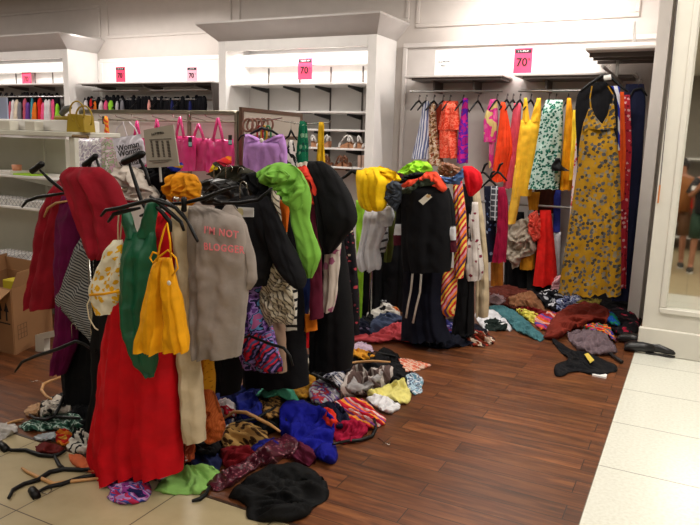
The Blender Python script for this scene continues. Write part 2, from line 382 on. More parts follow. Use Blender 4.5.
# ================================================================ the room
def P3(nt, t, **k):
    n = nt.nodes.new(t)
    for a_, v in k.items(): setattr(n, a_, v)
    return n
def wood_mat():
    m = bpy.data.materials.new('floor_planks'); m.use_nodes = True; nt = m.node_tree; L = nt.links; b = nt.nodes['Principled BSDF']
    tc = P3(nt, 'ShaderNodeTexCoord'); br = P3(nt, 'ShaderNodeTexBrick', offset=.37, offset_frequency=2, squash=1.)
    br.inputs['Scale'].default_value = 1; br.inputs['Brick Width'].default_value = .95; br.inputs['Row Height'].default_value = .125
    br.inputs['Mortar Size'].default_value = .0022; br.inputs['Bias'].default_value = 0.
    br.inputs['Color1'].default_value = (0, 0, 0, 1); br.inputs['Color2'].default_value = (1, 1, 1, 1); br.inputs['Mortar'].default_value = (0, 0, 0, 1)
    L.new(tc.outputs['Object'], br.inputs['Vector'])
    mp = P3(nt, 'ShaderNodeMapping'); mp.inputs['Scale'].default_value = (1.6, 16, 1); L.new(tc.outputs['Object'], mp.inputs[0])
    ad = P3(nt, 'ShaderNodeVectorMath', operation='ADD'); L.new(mp.outputs[0], ad.inputs[0]); 
    sc = P3(nt, 'ShaderNodeVectorMath', operation='SCALE'); L.new(br.outputs['Color'], sc.inputs[0]); sc.inputs['Scale'].default_value = 9; L.new(sc.outputs[0], ad.inputs[1])
    nz = P3(nt, 'ShaderNodeTexNoise'); nz.inputs['Scale'].default_value = 1.6; nz.inputs['Detail'].default_value = 6; nz.inputs['Roughness'].default_value = .62; nz.inputs['Distortion'].default_value = .7
    L.new(ad.outputs[0], nz.inputs[0]); rp = P3(nt, 'ShaderNodeValToRGB'); e = rp.color_ramp.elements
    e[0].position = .28; e[0].color = lin((56, 31, 19)); e[1].position = .74; e[1].color = lin((138, 86, 48)); e.new(.5).color = lin((100, 56, 30))
    L.new(nz.outputs[0], rp.inputs[0])
    hs = P3(nt, 'ShaderNodeHueSaturation'); L.new(rp.outputs[0], hs.inputs['Color'])
    mr = P3(nt, 'ShaderNodeMapRange'); mr.inputs[3].default_value = .7; mr.inputs[4].default_value = 1.2; L.new(br.outputs['Color'], mr.inputs[0]); L.new(mr.outputs[0], hs.inputs['Value'])
    mx = P3(nt, 'ShaderNodeMix', data_type='RGBA'); L.new(br.outputs['Fac'], mx.inputs[0]); L.new(hs.outputs[0], mx.inputs[6]); mx.inputs[7].default_value = lin((26, 13, 8))
    L.new(mx.outputs[2], b.inputs['Base Color']); b.inputs['Roughness'].default_value = .36
    bp = P3(nt, 'ShaderNodeBump'); bp.inputs['Strength'].default_value = .35; bp.inputs['Distance'].default_value = .004
    mm = P3(nt, 'ShaderNodeMath', operation='SUBTRACT'); L.new(nz.outputs[0], mm.inputs[0]); L.new(br.outputs['Fac'], mm.inputs[1]); L.new(mm.outputs[0], bp.inputs['Height']); L.new(bp.outputs[0], b.inputs['Normal'])
    return m
def tile_mat(name, c, grout, size, ox, oy, rough, speck):
    m = bpy.data.materials.new(name); m.use_nodes = True; nt = m.node_tree; L = nt.links; b = nt.nodes['Principled BSDF']
    tc = P3(nt, 'ShaderNodeTexCoord'); mp = P3(nt, 'ShaderNodeMapping'); mp.inputs['Location'].default_value = (-ox, -oy, 0); L.new(tc.outputs['Object'], mp.inputs[0])
    br = P3(nt, 'ShaderNodeTexBrick', offset=0.); br.inputs['Scale'].default_value = 1; br.inputs['Brick Width'].default_value = size[0]; br.inputs['Row Height'].default_value = size[1]
    br.inputs['Mortar Size'].default_value = .003; br.inputs['Bias'].default_value = 0; br.inputs['Color1'].default_value = lin([v*.965 for v in c]); br.inputs['Color2'].default_value = lin(c); br.inputs['Mortar'].default_value = lin(grout)
    L.new(mp.outputs[0], br.inputs['Vector'])
    n1 = P3(nt, 'ShaderNodeTexNoise'); n1.inputs['Scale'].default_value = speck; n1.inputs['Detail'].default_value = 5; L.new(tc.outputs['Object'], n1.inputs[0])
    r = P3(nt, 'ShaderNodeValToRGB'); r.color_ramp.elements[0].position = .3; r.color_ramp.elements[0].color = (.8, .78, .74, 1); r.color_ramp.elements[1].position = .62; r.color_ramp.elements[1].color = (1, 1, 1, 1)
    L.new(n1.outputs[0], r.inputs[0]); mx = P3(nt, 'ShaderNodeMix', data_type='RGBA', blend_type='MULTIPLY'); mx.inputs[0].default_value = .55
    L.new(br.outputs['Color'], mx.inputs[6]); L.new(r.outputs[0], mx.inputs[7]); L.new(mx.outputs[2], b.inputs['Base Color']); b.inputs['Roughness'].default_value = rough
    return m
XT, YT, YW = -.283, 2.15, 7.55
def struct(name, mb, m, **k): return tag(mb.build(name, m, **k), kind='structure')
struct('floor', MB().box(-14, XT, YT, YW+.2, -.1, 0), wood_mat())
def origin0(o):
    for v in o.data.vertices: v.co = v.co+o.location
    o.location = (0, 0, 0); return o
origin0(bpy.data.objects['floor'])
origin0(struct('floor_white_tile', MB().box(XT, 5, YT, 5.6, -.1, 0), tile_mat('white_terrazzo_tile', (226, 226, 214), (140, 138, 128), (.61, .61), XT, 3.347-.61*8, .22, 60)))
origin0(struct('floor_beige_tile', MB().box(-14, 5, -5, YT, -.1, 0), tile_mat('beige_stone_tile', (176, 161, 126), (84, 74, 58), (.48, .48), -2.84-.48*30, 1.67-.48*20, .32, 9)))
origin0(struct('floor_threshold', MB().box(-14, XT, YT-.008, YT+.008, 0, .003), plain('threshold', (60, 40, 28), .5)))
WALL = plain('wall_paint', (192, 184, 178), .75); WHITE = plain('white_lacquer', (232, 229, 226), .5); GREYW = plain('pale_panel', (206, 200, 196), .6)
struct('ceiling', MB().box(-14, 5, -5, YW+.2, 3.6, 3.7), plain('ceiling_paint', (225, 222, 215), .9))
struct('wall_back', MB().box(-14, 0, YW, YW+.2, 0, 3.6), WALL)
struct('wall_left', MB().box(-14, -13.8, -5, YW, 0, 3.6), WALL)
struct('wall_right', MB().box(4.9, 5, -5, 5.5, 0, 3.6), WALL)
# moulded panel frames high on the back wall
def frame(n, xa, xb, za, zb, y=YW, w=.045, t=.022, m=WALL):
    mb = MB()
    for (a, b, c, d) in ((xa, xb, za, za+w), (xa, xb, zb-w, zb), (xa, xa+w, za+w, zb-w), (xb-w, xb, za+w, zb-w)):
        mb.box(a, b, y-t, y, c, d, .008)
    return struct(n, mb, m)
zb = at(500, 24, YW)[2]
frame('trim_1', at(416, 28, YW)[0], at(640, 15, YW)[0], zb, 3.5)
frame('trim_2', at(238, 22, YW)[0], at(410, 12, YW)[0], 2.9, 3.5)
frame('trim_3', at(107, 40, YW)[0], at(232, 40, YW)[0], 2.9, 3.5)
frame('trim_4', -12.6, at(101, 30, YW)[0], 2.9, 3.38)
# ---- wall units with flared canopies
BLK = plain('black_metal', (22, 21, 22), .45, 0.); STEEL = plain('brushed_steel', (170, 168, 166), .3, .9); DGREY = plain('dark_grey_metal', (92, 84, 80), .5, .3)  # the last is dark grey metal for brackets, end panel and shelf undersides
BACKP = plain('unit_back_panel', (214, 211, 208), .6)
def canopy_mb(x0, x1, yf):
    zb_, zt = 2.70, 2.87; fx, fy = .15, .26; mb = MB(); t = .02
    lo = [(x0, YW), (x0, yf), (x1, yf), (x1, YW)]; hi = [(x0-fx, YW), (x0-fx, yf-fy), (x1+fx, yf-fy), (x1+fx, YW)]
    V = [(x, y, zb_) for x, y in lo]+[(x, y, zt) for x, y in hi]+[(x, y, zt+t) for x, y in hi]
    return mb.add(V, [(0, 1, 5, 4), (1, 2, 6, 5), (2, 3, 7, 6), (4, 5, 9, 8), (5, 6, 10, 9), (6, 7, 11, 10), (8, 9, 10, 11), (3, 2, 1, 0), (0, 4, 8, 11, 7, 3)])
def wall_unit(x0, x1, label):
    t = empty('wall_unit', ((x0+x1)/2, YW, 0), label, 'wall unit', 'white wall units with flared canopies')
    for xa, xb in ((x0, x0+.11), (x1-.11, x1)):
        MB().box(xa, xb, 7.0, YW, 0, 2.70, .004).build('side_panel', WHITE, t)
    MB().box(x0+.11, x1-.11, 7.0, 7.06, 2.58, 2.70, .004).build('fascia', WHITE, t)
    MB().box(x0+.11, x1-.11, YW-.05, YW-.03, 0, 2.68).build('back_panel', BACKP, t)
    canopy_mb(x0, x1, 7.0).build('canopy', plain('canopy_paint', (188, 183, 180), .6), t)
    MB().box(x0+.11, x1-.11, 7.36, YW-.05, 2.44, 2.58, .01).build('light_pelmet', WHITE, t)
    return t
UM = wall_unit(-5.46, -3.29, 'white wall unit with shoe shelves in the middle of the back wall')
UL = wall_unit(-10.6, -8.13, 'white wall unit with a clothes rod at the far left of the back wall')
def bracket(mb, x, z, y0=7.12, y1=7.48):
    mb.prism([(x-.009, y1, z-.005), (x-.009, y0, z-.005), (x-.009, y0, z-.025), (x-.009, y1-.03, z-.06), (x-.009, y1, z-.06)], (.018, 0, 0)); return mb
# middle unit: shelves, brackets, upright tracks
MX = [at(p, 95, 7.48)[0] for p in (268, 299, 330, 362)]
for zi, (px_, py_) in enumerate(((366, 84.5), (366, 113.5), (366, 132), (366, 151), (366, 170))):
    z = at(px_, py_, 7.1)[2]; s = MB().box(-5.35, -3.40, 7.1, 7.5, z, z+.024, .004).build('shelf', WHITE, UM)
    for x in MX: bracket(MB(), x, z).build('bracket', BLK, s)
for x in MX: MB().box(x-.008, x+.008, 7.485, 7.5, .4, 2.42).build('upright_track', DGREY, UM)
zl = 2.22
MB().box(-10.49, -8.24, 7.1, 7.5, zl, zl+.024, .004).build('shelf', WHITE, UL)
MB().tube([(-10.45, 7.25, zl-.16), (-8.26, 7.25, zl-.16)], .014, 10).build('clothes_rod', STEEL, UL)
for x in (-9.0, -9.6, -10.2): bracket(MB(), x, zl).build('bracket', DGREY, UL)
for x in (-9.05, -9.45, -9.9): MB().box(x-.006, x+.006, 7.49, 7.5, zl+.04, 2.44).build('panel_seam', DGREY, UL)
# recess between the two units
RX0, RX1 = at(77, 82, 7.1)[0], at(211, 85, 7.1)[0]
frame('trim_5', -8.08, -5.50, .1, 2.62, YW, .06, .02, WHITE)
struct('wall_back_panel', MB().box(-8.12, -5.47, YW-.012, YW+.01, 0, 2.6), WHITE)
rs = empty('hanging_shelf', ((RX0+RX1)/2, 7.5, zl), 'long white shelf over a packed rod between two wall units', 'shelf')
MB().box(RX0, RX1, 7.1, 7.53, zl, zl+.02, .004).build('shelf_board', WHITE, rs)
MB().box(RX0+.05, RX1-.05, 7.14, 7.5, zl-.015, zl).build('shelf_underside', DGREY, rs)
for xa, xb in ((RX0+.25, -6.95), (-6.75, RX1-.1)):
    MB().tube([(xa, 7.16, zl-.09), (xb, 7.16, zl-.09)], .012, 8).build('front_rod', STEEL, rs)
MB().tube([(RX0+.1, 7.28, zl-.2), (RX1-.02, 7.28, zl-.2)], .014, 8).build('clothes_rod', STEEL, rs)
MB().prism([(RX1-.02, 7.53, zl), (RX1-.02, 7.12, zl), (RX1+.0, 7.2, zl-.75), (RX1+.0, 7.53, zl-.75)], (.025, 0, 0)).build('end_panel', DGREY, rs)
for x in (-7.75, -6.85, -5.95): bracket(MB(), x, zl-.015, 7.14, 7.52).build('bracket', DGREY, rs)
# right bay
BX0, BX1 = at(405, 48, YW)[0], -.43
struct('wall_back_bay', MB().box(BX0, BX1, YW-.03, YW, 0, 2.66), GREYW)
mb = MB().box(BX0, BX1, YW-.06, YW-.03, 2.61, 2.66, .006).box(BX0, BX0+.05, YW-.06, YW-.03, 0, 2.61, .006)
for p in (487, 540): x = at(p, 60, YW)[0]; mb.box(x-.005, x+.005, YW-.036, YW-.03, 0, 2.61)
struct('trim_6', mb, GREYW)
zs = at(404, 77.5, 7.1)[2]
def bay_shelf(xa, xb, label):
    t = empty('wall_shelf', ((xa+xb)/2, YW, zs), label, 'shelf')
    MB().box(xa, xb, 7.1, YW-.03, zs-.004, zs+.02, .004).build('shelf_board', GREYW, t)
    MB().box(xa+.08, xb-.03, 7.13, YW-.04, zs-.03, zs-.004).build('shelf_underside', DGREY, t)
    MB().tube([(xa+.02, 7.25, zs-.14), (xb-.03, 7.25, zs-.14)], .013, 10).build('clothes_rod', STEEL, t)
    for x in (xa+.3, xb-.35): MB().box(x-.01, x+.01, 7.24, YW-.03, zs-.15, zs-.03).build('bracket', DGREY, t)
    return t
bay_shelf(at(404, 77, 7.1)[0], at(503, 77, 7.1)[0], 'pale shelf with a clothes rod at the left end of the bay')
bay_shelf(at(514, 77, 7.1)[0], -.62, 'pale shelf with a clothes rod behind the packed bright dresses')
t = empty('lower_rail', (-1.4, 7.2, 0), 'low chrome clothes rail under the packed bright dresses', 'clothes rail')
zl2 = at(515, 205, 7.1)[2]
MB().tube([(-2.05, 7.2, zl2), (-.6, 7.2, zl2)], .013, 10).build('clothes_rod', STEEL, t)
for x in (-2.05, -.6): MB().box(x-.012, x+.012, 7.19, 7.52, zl2-.012, zl2+.012).build('bracket', DGREY, t)
struct('wall_bay_side', MB().box(BX1, BX1+.1, 6.45, YW, 0, 3.6), plain('jamb_paint', (214, 208, 203), .6))
struct('wall_bay_return', MB().box(BX1+.1, 3, 6.62, 6.7, 0, 3.6), WALL)
sd = empty('side_shelf', (-.8, 6.9, 2.42), 'deep grey shelf high at the right end with a straight face-out rail', 'shelf')
ys = 6.55; zt_ = at(585, 48, ys)[2]
MB().box(at(585, 48, ys)[0], BX1-.005, ys, YW-.05, zt_-.02, zt_+.005, .004).build('shelf_board', plain('grey_shelf', (205, 198, 192), .6), sd)
for y in (6.75, 7.0, 7.3): MB().box(-1.0, BX1-.005, y-.015, y+.015, zt_-.06, zt_-.02).build('shelf_bearer', DGREY, sd)
RXF = -.78
MB().tube([(RXF, 6.0, 2.2), (RXF, YW-.03, 2.2)], .013, 10).build('face_out_rail', STEEL, sd)
MB().box(RXF-.012, RXF+.012, 7.0, 7.04, 2.2, zt_-.02).build('rail_hanger', STEEL, sd)
tag(MB().tube([at(634, 42, 6.6), at(635, 22, 6.6)], [.016, .009], 10).build('security_tag_post', WHITE), 'thin white upright stick standing on the grey side shelf', 'stick')
# mirror pier
YM = 5.5; XL = at(645, 300, YM)[0]
PIER = plain('pier_paint', (208, 204, 192), .5)
gx0 = at(667.5, 300, YM)[0]; gz0 = at(668, 308, YM)[2]; gx1 = 1.0; gz1 = 3.0
mb = MB().box(XL, gx0, YM, YM+.12, 0, 3.6).box(gx1, 5, YM, YM+.12, 0, 3.6).box(gx0, gx1, YM, YM+.12, 0, gz0).box(gx0, gx1, YM, YM+.12, gz1, 3.6)
mb.box(XL, XL+.03, YM+.12, 6.62, 0, 3.6)
struct('wall_mirror_pier', mb, PIER)
zbb = at(641, 327, YM-.02)[2]
struct('baseboard_right', MB().box(XL-.02, 5, YM-.025, YM+.02, 0, zbb, .006), PIER)
frame('trim_7', gx0-.05, gx1+.05, gz0-.045, gz1+.05, YM, .045, .02, PIER)
MIR = bpy.data.materials.new('mirror_glass'); MIR.use_nodes = True; b_ = MIR.node_tree.nodes['Principled BSDF']
nz_ = MIR.node_tree.nodes.new('ShaderNodeTexNoise'); r_ = MIR.node_tree.nodes.new('ShaderNodeValToRGB'); r_.color_ramp.elements[0].color = lin((226, 228, 220)); r_.color_ramp.elements[1].color = lin((232, 233, 226))
MIR.node_tree.links.new(nz_.outputs[0], r_.inputs[0]); MIR.node_tree.links.new(r_.outputs[0], b_.inputs['Base Color']); b_.inputs['Metallic'].default_value = 1.; b_.inputs['Roughness'].default_value = .03
sl = math.tan(.0252); dz = gz1-gz0
mg = MB().add([(gx0, YM+.03, gz0), (gx1, YM+.03, gz0), (gx1, YM+.03+sl*dz, gz1), (gx0, YM+.03+sl*dz, gz1), (gx0, YM+.04, gz0), (gx1, YM+.04, gz0), (gx1, YM+.04+sl*dz, gz1), (gx0, YM+.04+sl*dz, gz1)],
        [(0, 1, 2, 3), (7, 6, 5, 4), (0, 4, 5, 1), (1, 5, 6, 2), (2, 6, 7, 3), (3, 7, 4, 0)]).build('mirror', MIR)
tag(mg, 'tall wall mirror framed in the pale pier at the right', 'mirror')
MB().tube([at(677.5, 0, YM-.01), at(660, 185, YM-.01)], .003, 6).build('dark_cord', plain('dark_cord', (70, 62, 66), .7))
cd = bpy.data.objects['dark_cord']; tag(cd, 'thin dark cord with an orange tip down the pier edge', 'cord')
MB().tube([at(660, 185, YM-.01), at(658, 203, YM-.01)], .006, 6).build('cord_tip', plain('orange_tip', (200, 120, 60), .6), cd)
# ---- behind the camera, seen in the mirror
struct('wall_rear', MB().box(-14, 5, -5, -4.9, 0, 3.6), plain('rear_wall', (120, 112, 100), .7))
def ceiling_light(x, y, sx, sy, w, group='ceiling panel lights', label='square white ceiling light panel over the shop floor'):
    t = empty('ceiling_light', (x, y, 3.6), label, 'ceiling light', group)
    MB().box(x-sx/2, x+sx/2, y-sy/2, y+sy/2, 3.57, 3.6).build('light_frame', WHITE, t)
    MB().box(x-sx/2+.03, x+sx/2-.03, y-sy/2+.03, y+sy/2-.03, 3.562, 3.57).build('diffuser', plain('lamp_glow', (255, 248, 236), .5, emit=4.), t)
    l = bpy.data.lights.new('panel_lamp', 'AREA'); l.shape = 'RECTANGLE'; l.size = sx-.06; l.size_y = sy-.06; l.energy = w; l.color = (1., .95, .89)
    o = bpy.data.objects.new('panel_lamp', l); C.objects.link(o); o.location = (x, y, 3.555)
def strip(x0, x1, y, z, w, aim=(0, .35, -1), sy=.06, col=(1., .95, .9)):
    l = bpy.data.lights.new('strip_lamp', 'AREA'); l.shape = 'RECTANGLE'; l.size = x1-x0; l.size_y = sy; l.energy = w; l.color = col
    o = bpy.data.objects.new('strip_lamp', l); C.objects.link(o); o.location = ((x0+x1)/2, y, z); o.rotation_euler = Vector(aim).to_track_quat('-Z', 'Y').to_euler()
for x, y, w in ((.6, 3.6, 62), (.6, 1.0, 34), (-1.2, 4.8, 40), (-4.6, 5.2, 44), (-8.6, 4.4, 62), (-11.8, 4.8, 70), (-2.4, .9, 12), (-6.4, 2.2, 30), (-1.0, -2.6, 40), (2.6, -2., 40)):  # the far-left panel is added to brighten that end of the back wall
    ceiling_light(x, y, 1.2, .6, w)
strip(-5.3, -3.45, 7.2, 2.56, 12); strip(-10.4, -8.3, 7.2, 2.56, 7); strip(-8.0, -5.7, 7.0, 2.95, 15, (0, .5, -1)); strip(-2.4, -.9, 6.95, 3.1, 34, (0, .5, -1))
w_ = bpy.data.worlds.new('world'); bpy.context.scene.world = w_; w_.use_nodes = True
w_.node_tree.nodes['Background'].inputs[0].default_value = (1, .95, .9, 1); w_.node_tree.nodes['Background'].inputs[1].default_value = .05
vs = bpy.context.scene.view_settings; vs.view_transform = 'Standard'; vs.look = 'None'; vs.gamma = 1; vs.exposure = .22; vs.use_curve_mapping = False
# ================================================================ garment rack A (nearest)
CH = plain('chrome_tube', (186, 184, 178), .22, 1.); HK = plain('hanger_plastic', (9, 9, 10), .45, spec=.25); WOODH = plain('wooden_hanger', (186, 138, 84), .5)
BLKF = mat('black_cloth', cols=((11, 11, 14),)); BLK2 = mat('black_jersey', cols=((15, 15, 19),)); NAVY = mat('navy_cloth', cols=((26, 30, 56),))
def rack(label, x0, x1, y0, y1, z, posts=None):
    t = empty('garment_rack', ((x0+x1)/2, (y0+y1)/2, 0), label, 'garment rack')
    for x in (x0, x1):
        MB().tube([(x, y0-.03, z), (x, y1+.03, z)], .0135, 10).build('rail', CH, t, smooth=True)
        MB().box(x-.02, x+.02, y0-.06, y1+.06, .02, .05, .004).build('base_bar', CH, t)
        for y in (y0, y1): MB().tube([(x, y, .03), (x, y, z)], .0125, 10).build('post', CH, t, smooth=True)
    for y in (y0, y1): MB().tube([(x0, y, z-.03), (x1, y, z-.03)], .010, 8).build('cross_bar', CH, t, smooth=True)
    return t
rack('chrome garment rack overloaded with clothes nearest the beige tiles', -2.555, -2.0, 2.28, 3.75, 1.275)
rack('chrome garment rack behind, under the black top and yellow shirt', -2.35, -1.88, 5.05, 5.9, 1.27)
def hook(mb, c, r=.018, rise=.06, w=.0016):
    c = np.array(c, float)
    P = [c, c+[0, 0, rise]]+[c+[r-r*math.cos(q), 0, rise+r*math.sin(q)] for q in np.linspace(.3, PI*1.25, 9)]
    return mb.tube(P, w, 6)
def hanger(label, arms, Y, r=.008, hk=None, bars=(), m=None, group=None, dys=None):
    """arms: outlines in the photograph of the plastic arms; bars: thick clips"""
    mb = MB()
    for a_ in arms:
        P = [at(p[0], p[1], Y+(p[2] if len(p) > 2 else 0)) for p in a_]
        P2 = []
        for i in range(len(P)-1):
            for t in (0, .5): P2.append(P[i]*(1-t)+P[i+1]*t)
        P2.append(P[-1]); n = len(P2); mb.tube(P2, [r*.8*(.75+.5*math.sin(PI*i/(n-1))) for i in range(n)], 8)
    o = tag(mb.build('clothes_hanger', m or HK, smooth=True), label, 'clothes hanger', group)
    for b_ in bars:
        P = [at(b_[0], b_[1], Y-.01), at((b_[0]+b_[2])/2, (b_[1]+b_[3])/2, Y-.01), at(b_[2], b_[3], Y-.01)]; s = (b_[4] if len(b_) > 4 else .018)*.85
        MB().tube([P[0], P[0]*.9+P[2]*.1, P[1], P[0]*.1+P[2]*.9, P[2]], [s*.6, s, s*.85, s, s*.6], 10).build('clip', m or HK, o, smooth=True)
    if hk:
        k = MB(); hook(k, at(hk[0], hk[1], Y)); k.build('hook', CH, o, smooth=True)
    return o
L = lambda rows, Y, **k: dict(rows=rows, Y=Y, **k)
U = lambda pts, Y, **k: dict(pts=pts, Y=Y, **k)
RED = mat('crimson_cotton', cols=((140, 20, 36),)); MAG = mat('plum_knit', cols=((96, 10, 62),)); SCAR = mat('scarlet_crepe', cols=((196, 8, 24),), rough=.7)
G_('jacket', 'crimson jacket slung over the left end of the nearest rack', 'jacket', RED,
   [L([(176, 62, 74), (190, 52, 78), (218, 42, 76), (250, 37, 66), (285, 31, 60), (308, 29, 55)], 2.5, th=.07, nf=3), L([(167, 70, 100), (170, 64, 106), (178, 61, 113), (190, 66, 120), (208, 73, 127), (230, 81, 129), (250, 89, 128), (256, 92, 124), (259, 96, 112)], 2.2, th=.06, nf=3, amp=.010, ta=.5)])
G_('dress', 'dark plum dress hanging between the crimson jacket and the pole', 'dress', MAG,
   [L([(196, 62, 80), (225, 57, 80), (260, 58, 78), (300, 58, 76), (345, 57, 75), (374, 53, 64)], 2.42, th=.05, nf=4)])
t = mat('grey_pinstripe', 'stripe', ((150, 150, 148), (56, 58, 62)), p=.014, ang=1.3)
G_('skirt', 'skirt in fine grey and white stripes below the crimson jacket', 'skirt', t, [L([(236, 82, 128), (256, 73, 131), (280, 64, 133), (301, 55, 134), (312, 66, 134), (326, 78, 134), (340, 92, 134), (352, 103, 128)], 2.4, th=.06, nf=4, amp=.012, ta=.5)])
G_('trousers', 'black trousers hanging behind the chrome pole under the striped skirt', 'trousers', BLKF,
   [L([(195, 74, 104), (322, 70, 112), (360, 66, 108), (410, 68, 108)], 2.55, th=.08, nf=4)])
G_('coat', 'long charcoal coat reaching the floor beside the red skirt', 'coat', mat('charcoal', cols=((24, 25, 25),)),
   [L([(200, 98, 116), (300, 96, 120), (380, 94, 120), (446, 88, 112), (452, 92, 110)], 2.3, th=.05, nf=3)])
G_('hoodie', 'cream grey cotton hood bunched behind the crimson jacket', 'hoodie', mat('cream_cotton', cols=((196, 186, 176),)), [],
   [U([(112, 168), (128, 165), (142, 170), (148, 182), (160, 196), (154, 206), (140, 204), (130, 198), (122, 186)], 2.55, th=.08, amp=.014)])
G_('top', 'black top bunched behind the grey notice on the nearest rack', 'top', BLK2, [],
   [U([(136, 168), (160, 164), (176, 170), (178, 190), (160, 205), (146, 200)], 2.6, th=.06)])
# red skirt, green top, yellow tops at the very front
G_('maxi_skirt', 'long scarlet skirt with its hem on the beige tiles', 'skirt', SCAR,
   [L([(212, 152, 172), (240, 140, 172), (262, 122, 172), (300, 116, 173), (340, 108, 174), (390, 101, 176), (430, 95, 179), (456, 91, 180), (472, 98, 180)], 2.1, th=.10, nf=5, amp=.020, ta=.3)])
GRN = mat('bottle_green_satin', cols=((0, 82, 52),), rough=.5)
G_('vest_top', 'bottle green racer-back vest top in front of the scarlet skirt', 'top', GRN,
   [L([(209, 122, 128), (222, 124, 132), (238, 126, 137)], 2.0, th=.018, nf=1, amp=.003), L([(200, 148, 157), (214, 145, 156), (238, 137, 155)], 2.0, th=.018, nf=1, amp=.003),
    L([(232, 127, 155), (250, 125, 154), (275, 123, 153), (300, 121, 151), (330, 122, 152), (352, 130, 156), (368, 138, 155), (377, 146, 154)], 2.0, th=.05, nf=3, amp=.012)])
YEL = mat('sunflower_yellow', cols=((226, 156, 8),), rough=.7)
c = G_('camisole', 'sunflower yellow tie-front camisole in front of the green vest top', 'top', YEL,
   [L([(258, 156, 165), (275, 151, 165), (300, 146, 163), (330, 140, 162), (346, 136, 162), (352, 137, 162)], 1.88, th=.04, nf=3, amp=.012), L([(258, 164, 171), (275, 164, 175), (300, 165, 180), (330, 165, 184), (347, 164, 188), (352, 165, 187)], 1.87, th=.04, nf=3, amp=.012)])
for pts in ([(157, 262), (160, 245), (164, 230), (167, 223), (170, 240), (171, 258)], [(158, 254), (153, 252), (150, 258), (153, 263), (160, 256), (168, 250), (176, 258), (178, 268), (172, 276)]):
    MB().tube([at(p[0], p[1], 1.84) for p in pts], .0035, 6).build('strap', YEL, c, smooth=True)
MB().ball(at(169, 283, 1.82), .009, 10, (1, .5, 1)).build('button', plain('cream_button', (214, 204, 186), .4), c)
HALT = mat('yellow_daisy_print', 'floral', ((222, 214, 190), (222, 168, 30)), p=.028, thr=.42)
c = G_('halter_top', 'white halter top with yellow blotches on a cream cord', 'top', HALT, [L([(240, 114, 121), (252, 107, 124), (270, 97, 124), (290, 88, 122), (304, 91, 119), (314, 97, 113)], 2.0, th=.03, nf=2, amp=.008, ta=.5)])
MB().tube([at(p[0], p[1], 1.99) for p in ((118, 243), (118, 225), (119, 212), (121, 207), (123, 212), (120, 240))], .003, 6).build('cord', plain('cream_cord', (205, 190, 160), .8), c, smooth=True)
MB().tube([at(p[0], p[1], 1.96) for p in ((91, 296), (87, 305), (89, 318), (95, 328), (98, 330))], .003, 6).build('cord', plain('cream_cord', (0, 0, 0)), c, smooth=True)
MB().tube([at(p[0], p[1], 1.955) for p in ((90, 295), (104, 294), (119, 291))], .006, 6).build('binding', YEL, c, smooth=True)
LINEN = mat('oat_linen', cols=((190, 172, 142),))
G_('trousers', 'oat linen trousers hanging between the yellow camisole and grey T-shirt', 'trousers', LINEN,
   [L([(206, 172, 190), (240, 176, 191), (300, 179, 195), (360, 180, 199), (410, 182, 202), (441, 187, 204)], 2.12, th=.045, nf=3, amp=.010), L([(300, 180, 190), (380, 180, 191), (432, 183, 194)], 2.16, th=.03, nf=2, amp=.006)])
G_('trousers', 'mustard crocheted trousers showing below the grey T-shirt', 'trousers', mat('mustard_lace', 'floral', ((196, 136, 24), (150, 92, 14)), p=.012, thr=.22),
   [L([(212, 198, 210), (335, 196, 212), (395, 199, 213)], 2.4, th=.04, nf=2)])
G_('jumper', 'orange knitted jumper dangling below the mustard trousers', 'jumper', mat('orange_knit', 'stripe', ((196, 102, 52), (182, 88, 42)), p=.008), [],
   [U([(199, 390), (212, 389), (218, 408), (225, 428), (221, 440), (209, 445), (200, 432), (196, 410)], 2.3, th=.06, drape=True)])
TAUPE = mat('taupe_jersey', cols=((142, 132, 125),))
c = G_('t_shirt', 'taupe grey T-shirt printed with pink letters', 'T-shirt', TAUPE,
   [L([(206, 190, 206), (212, 190, 226), (216, 190, 240), (240, 190, 246), (280, 191, 247), (310, 191, 245), (335, 192, 242), (356, 193, 239)], 2.1, th=.06, nf=5, amp=.013, ta=.15),
    L([(205, 226, 234), (212, 220, 239), (226, 226, 246), (245, 236, 252), (268, 241, 256), (284, 241, 256), (290, 243, 250)], 2.12, th=.04, nf=2, amp=.006)])
PINK = plain('pink_print', (226, 120, 128), .8)
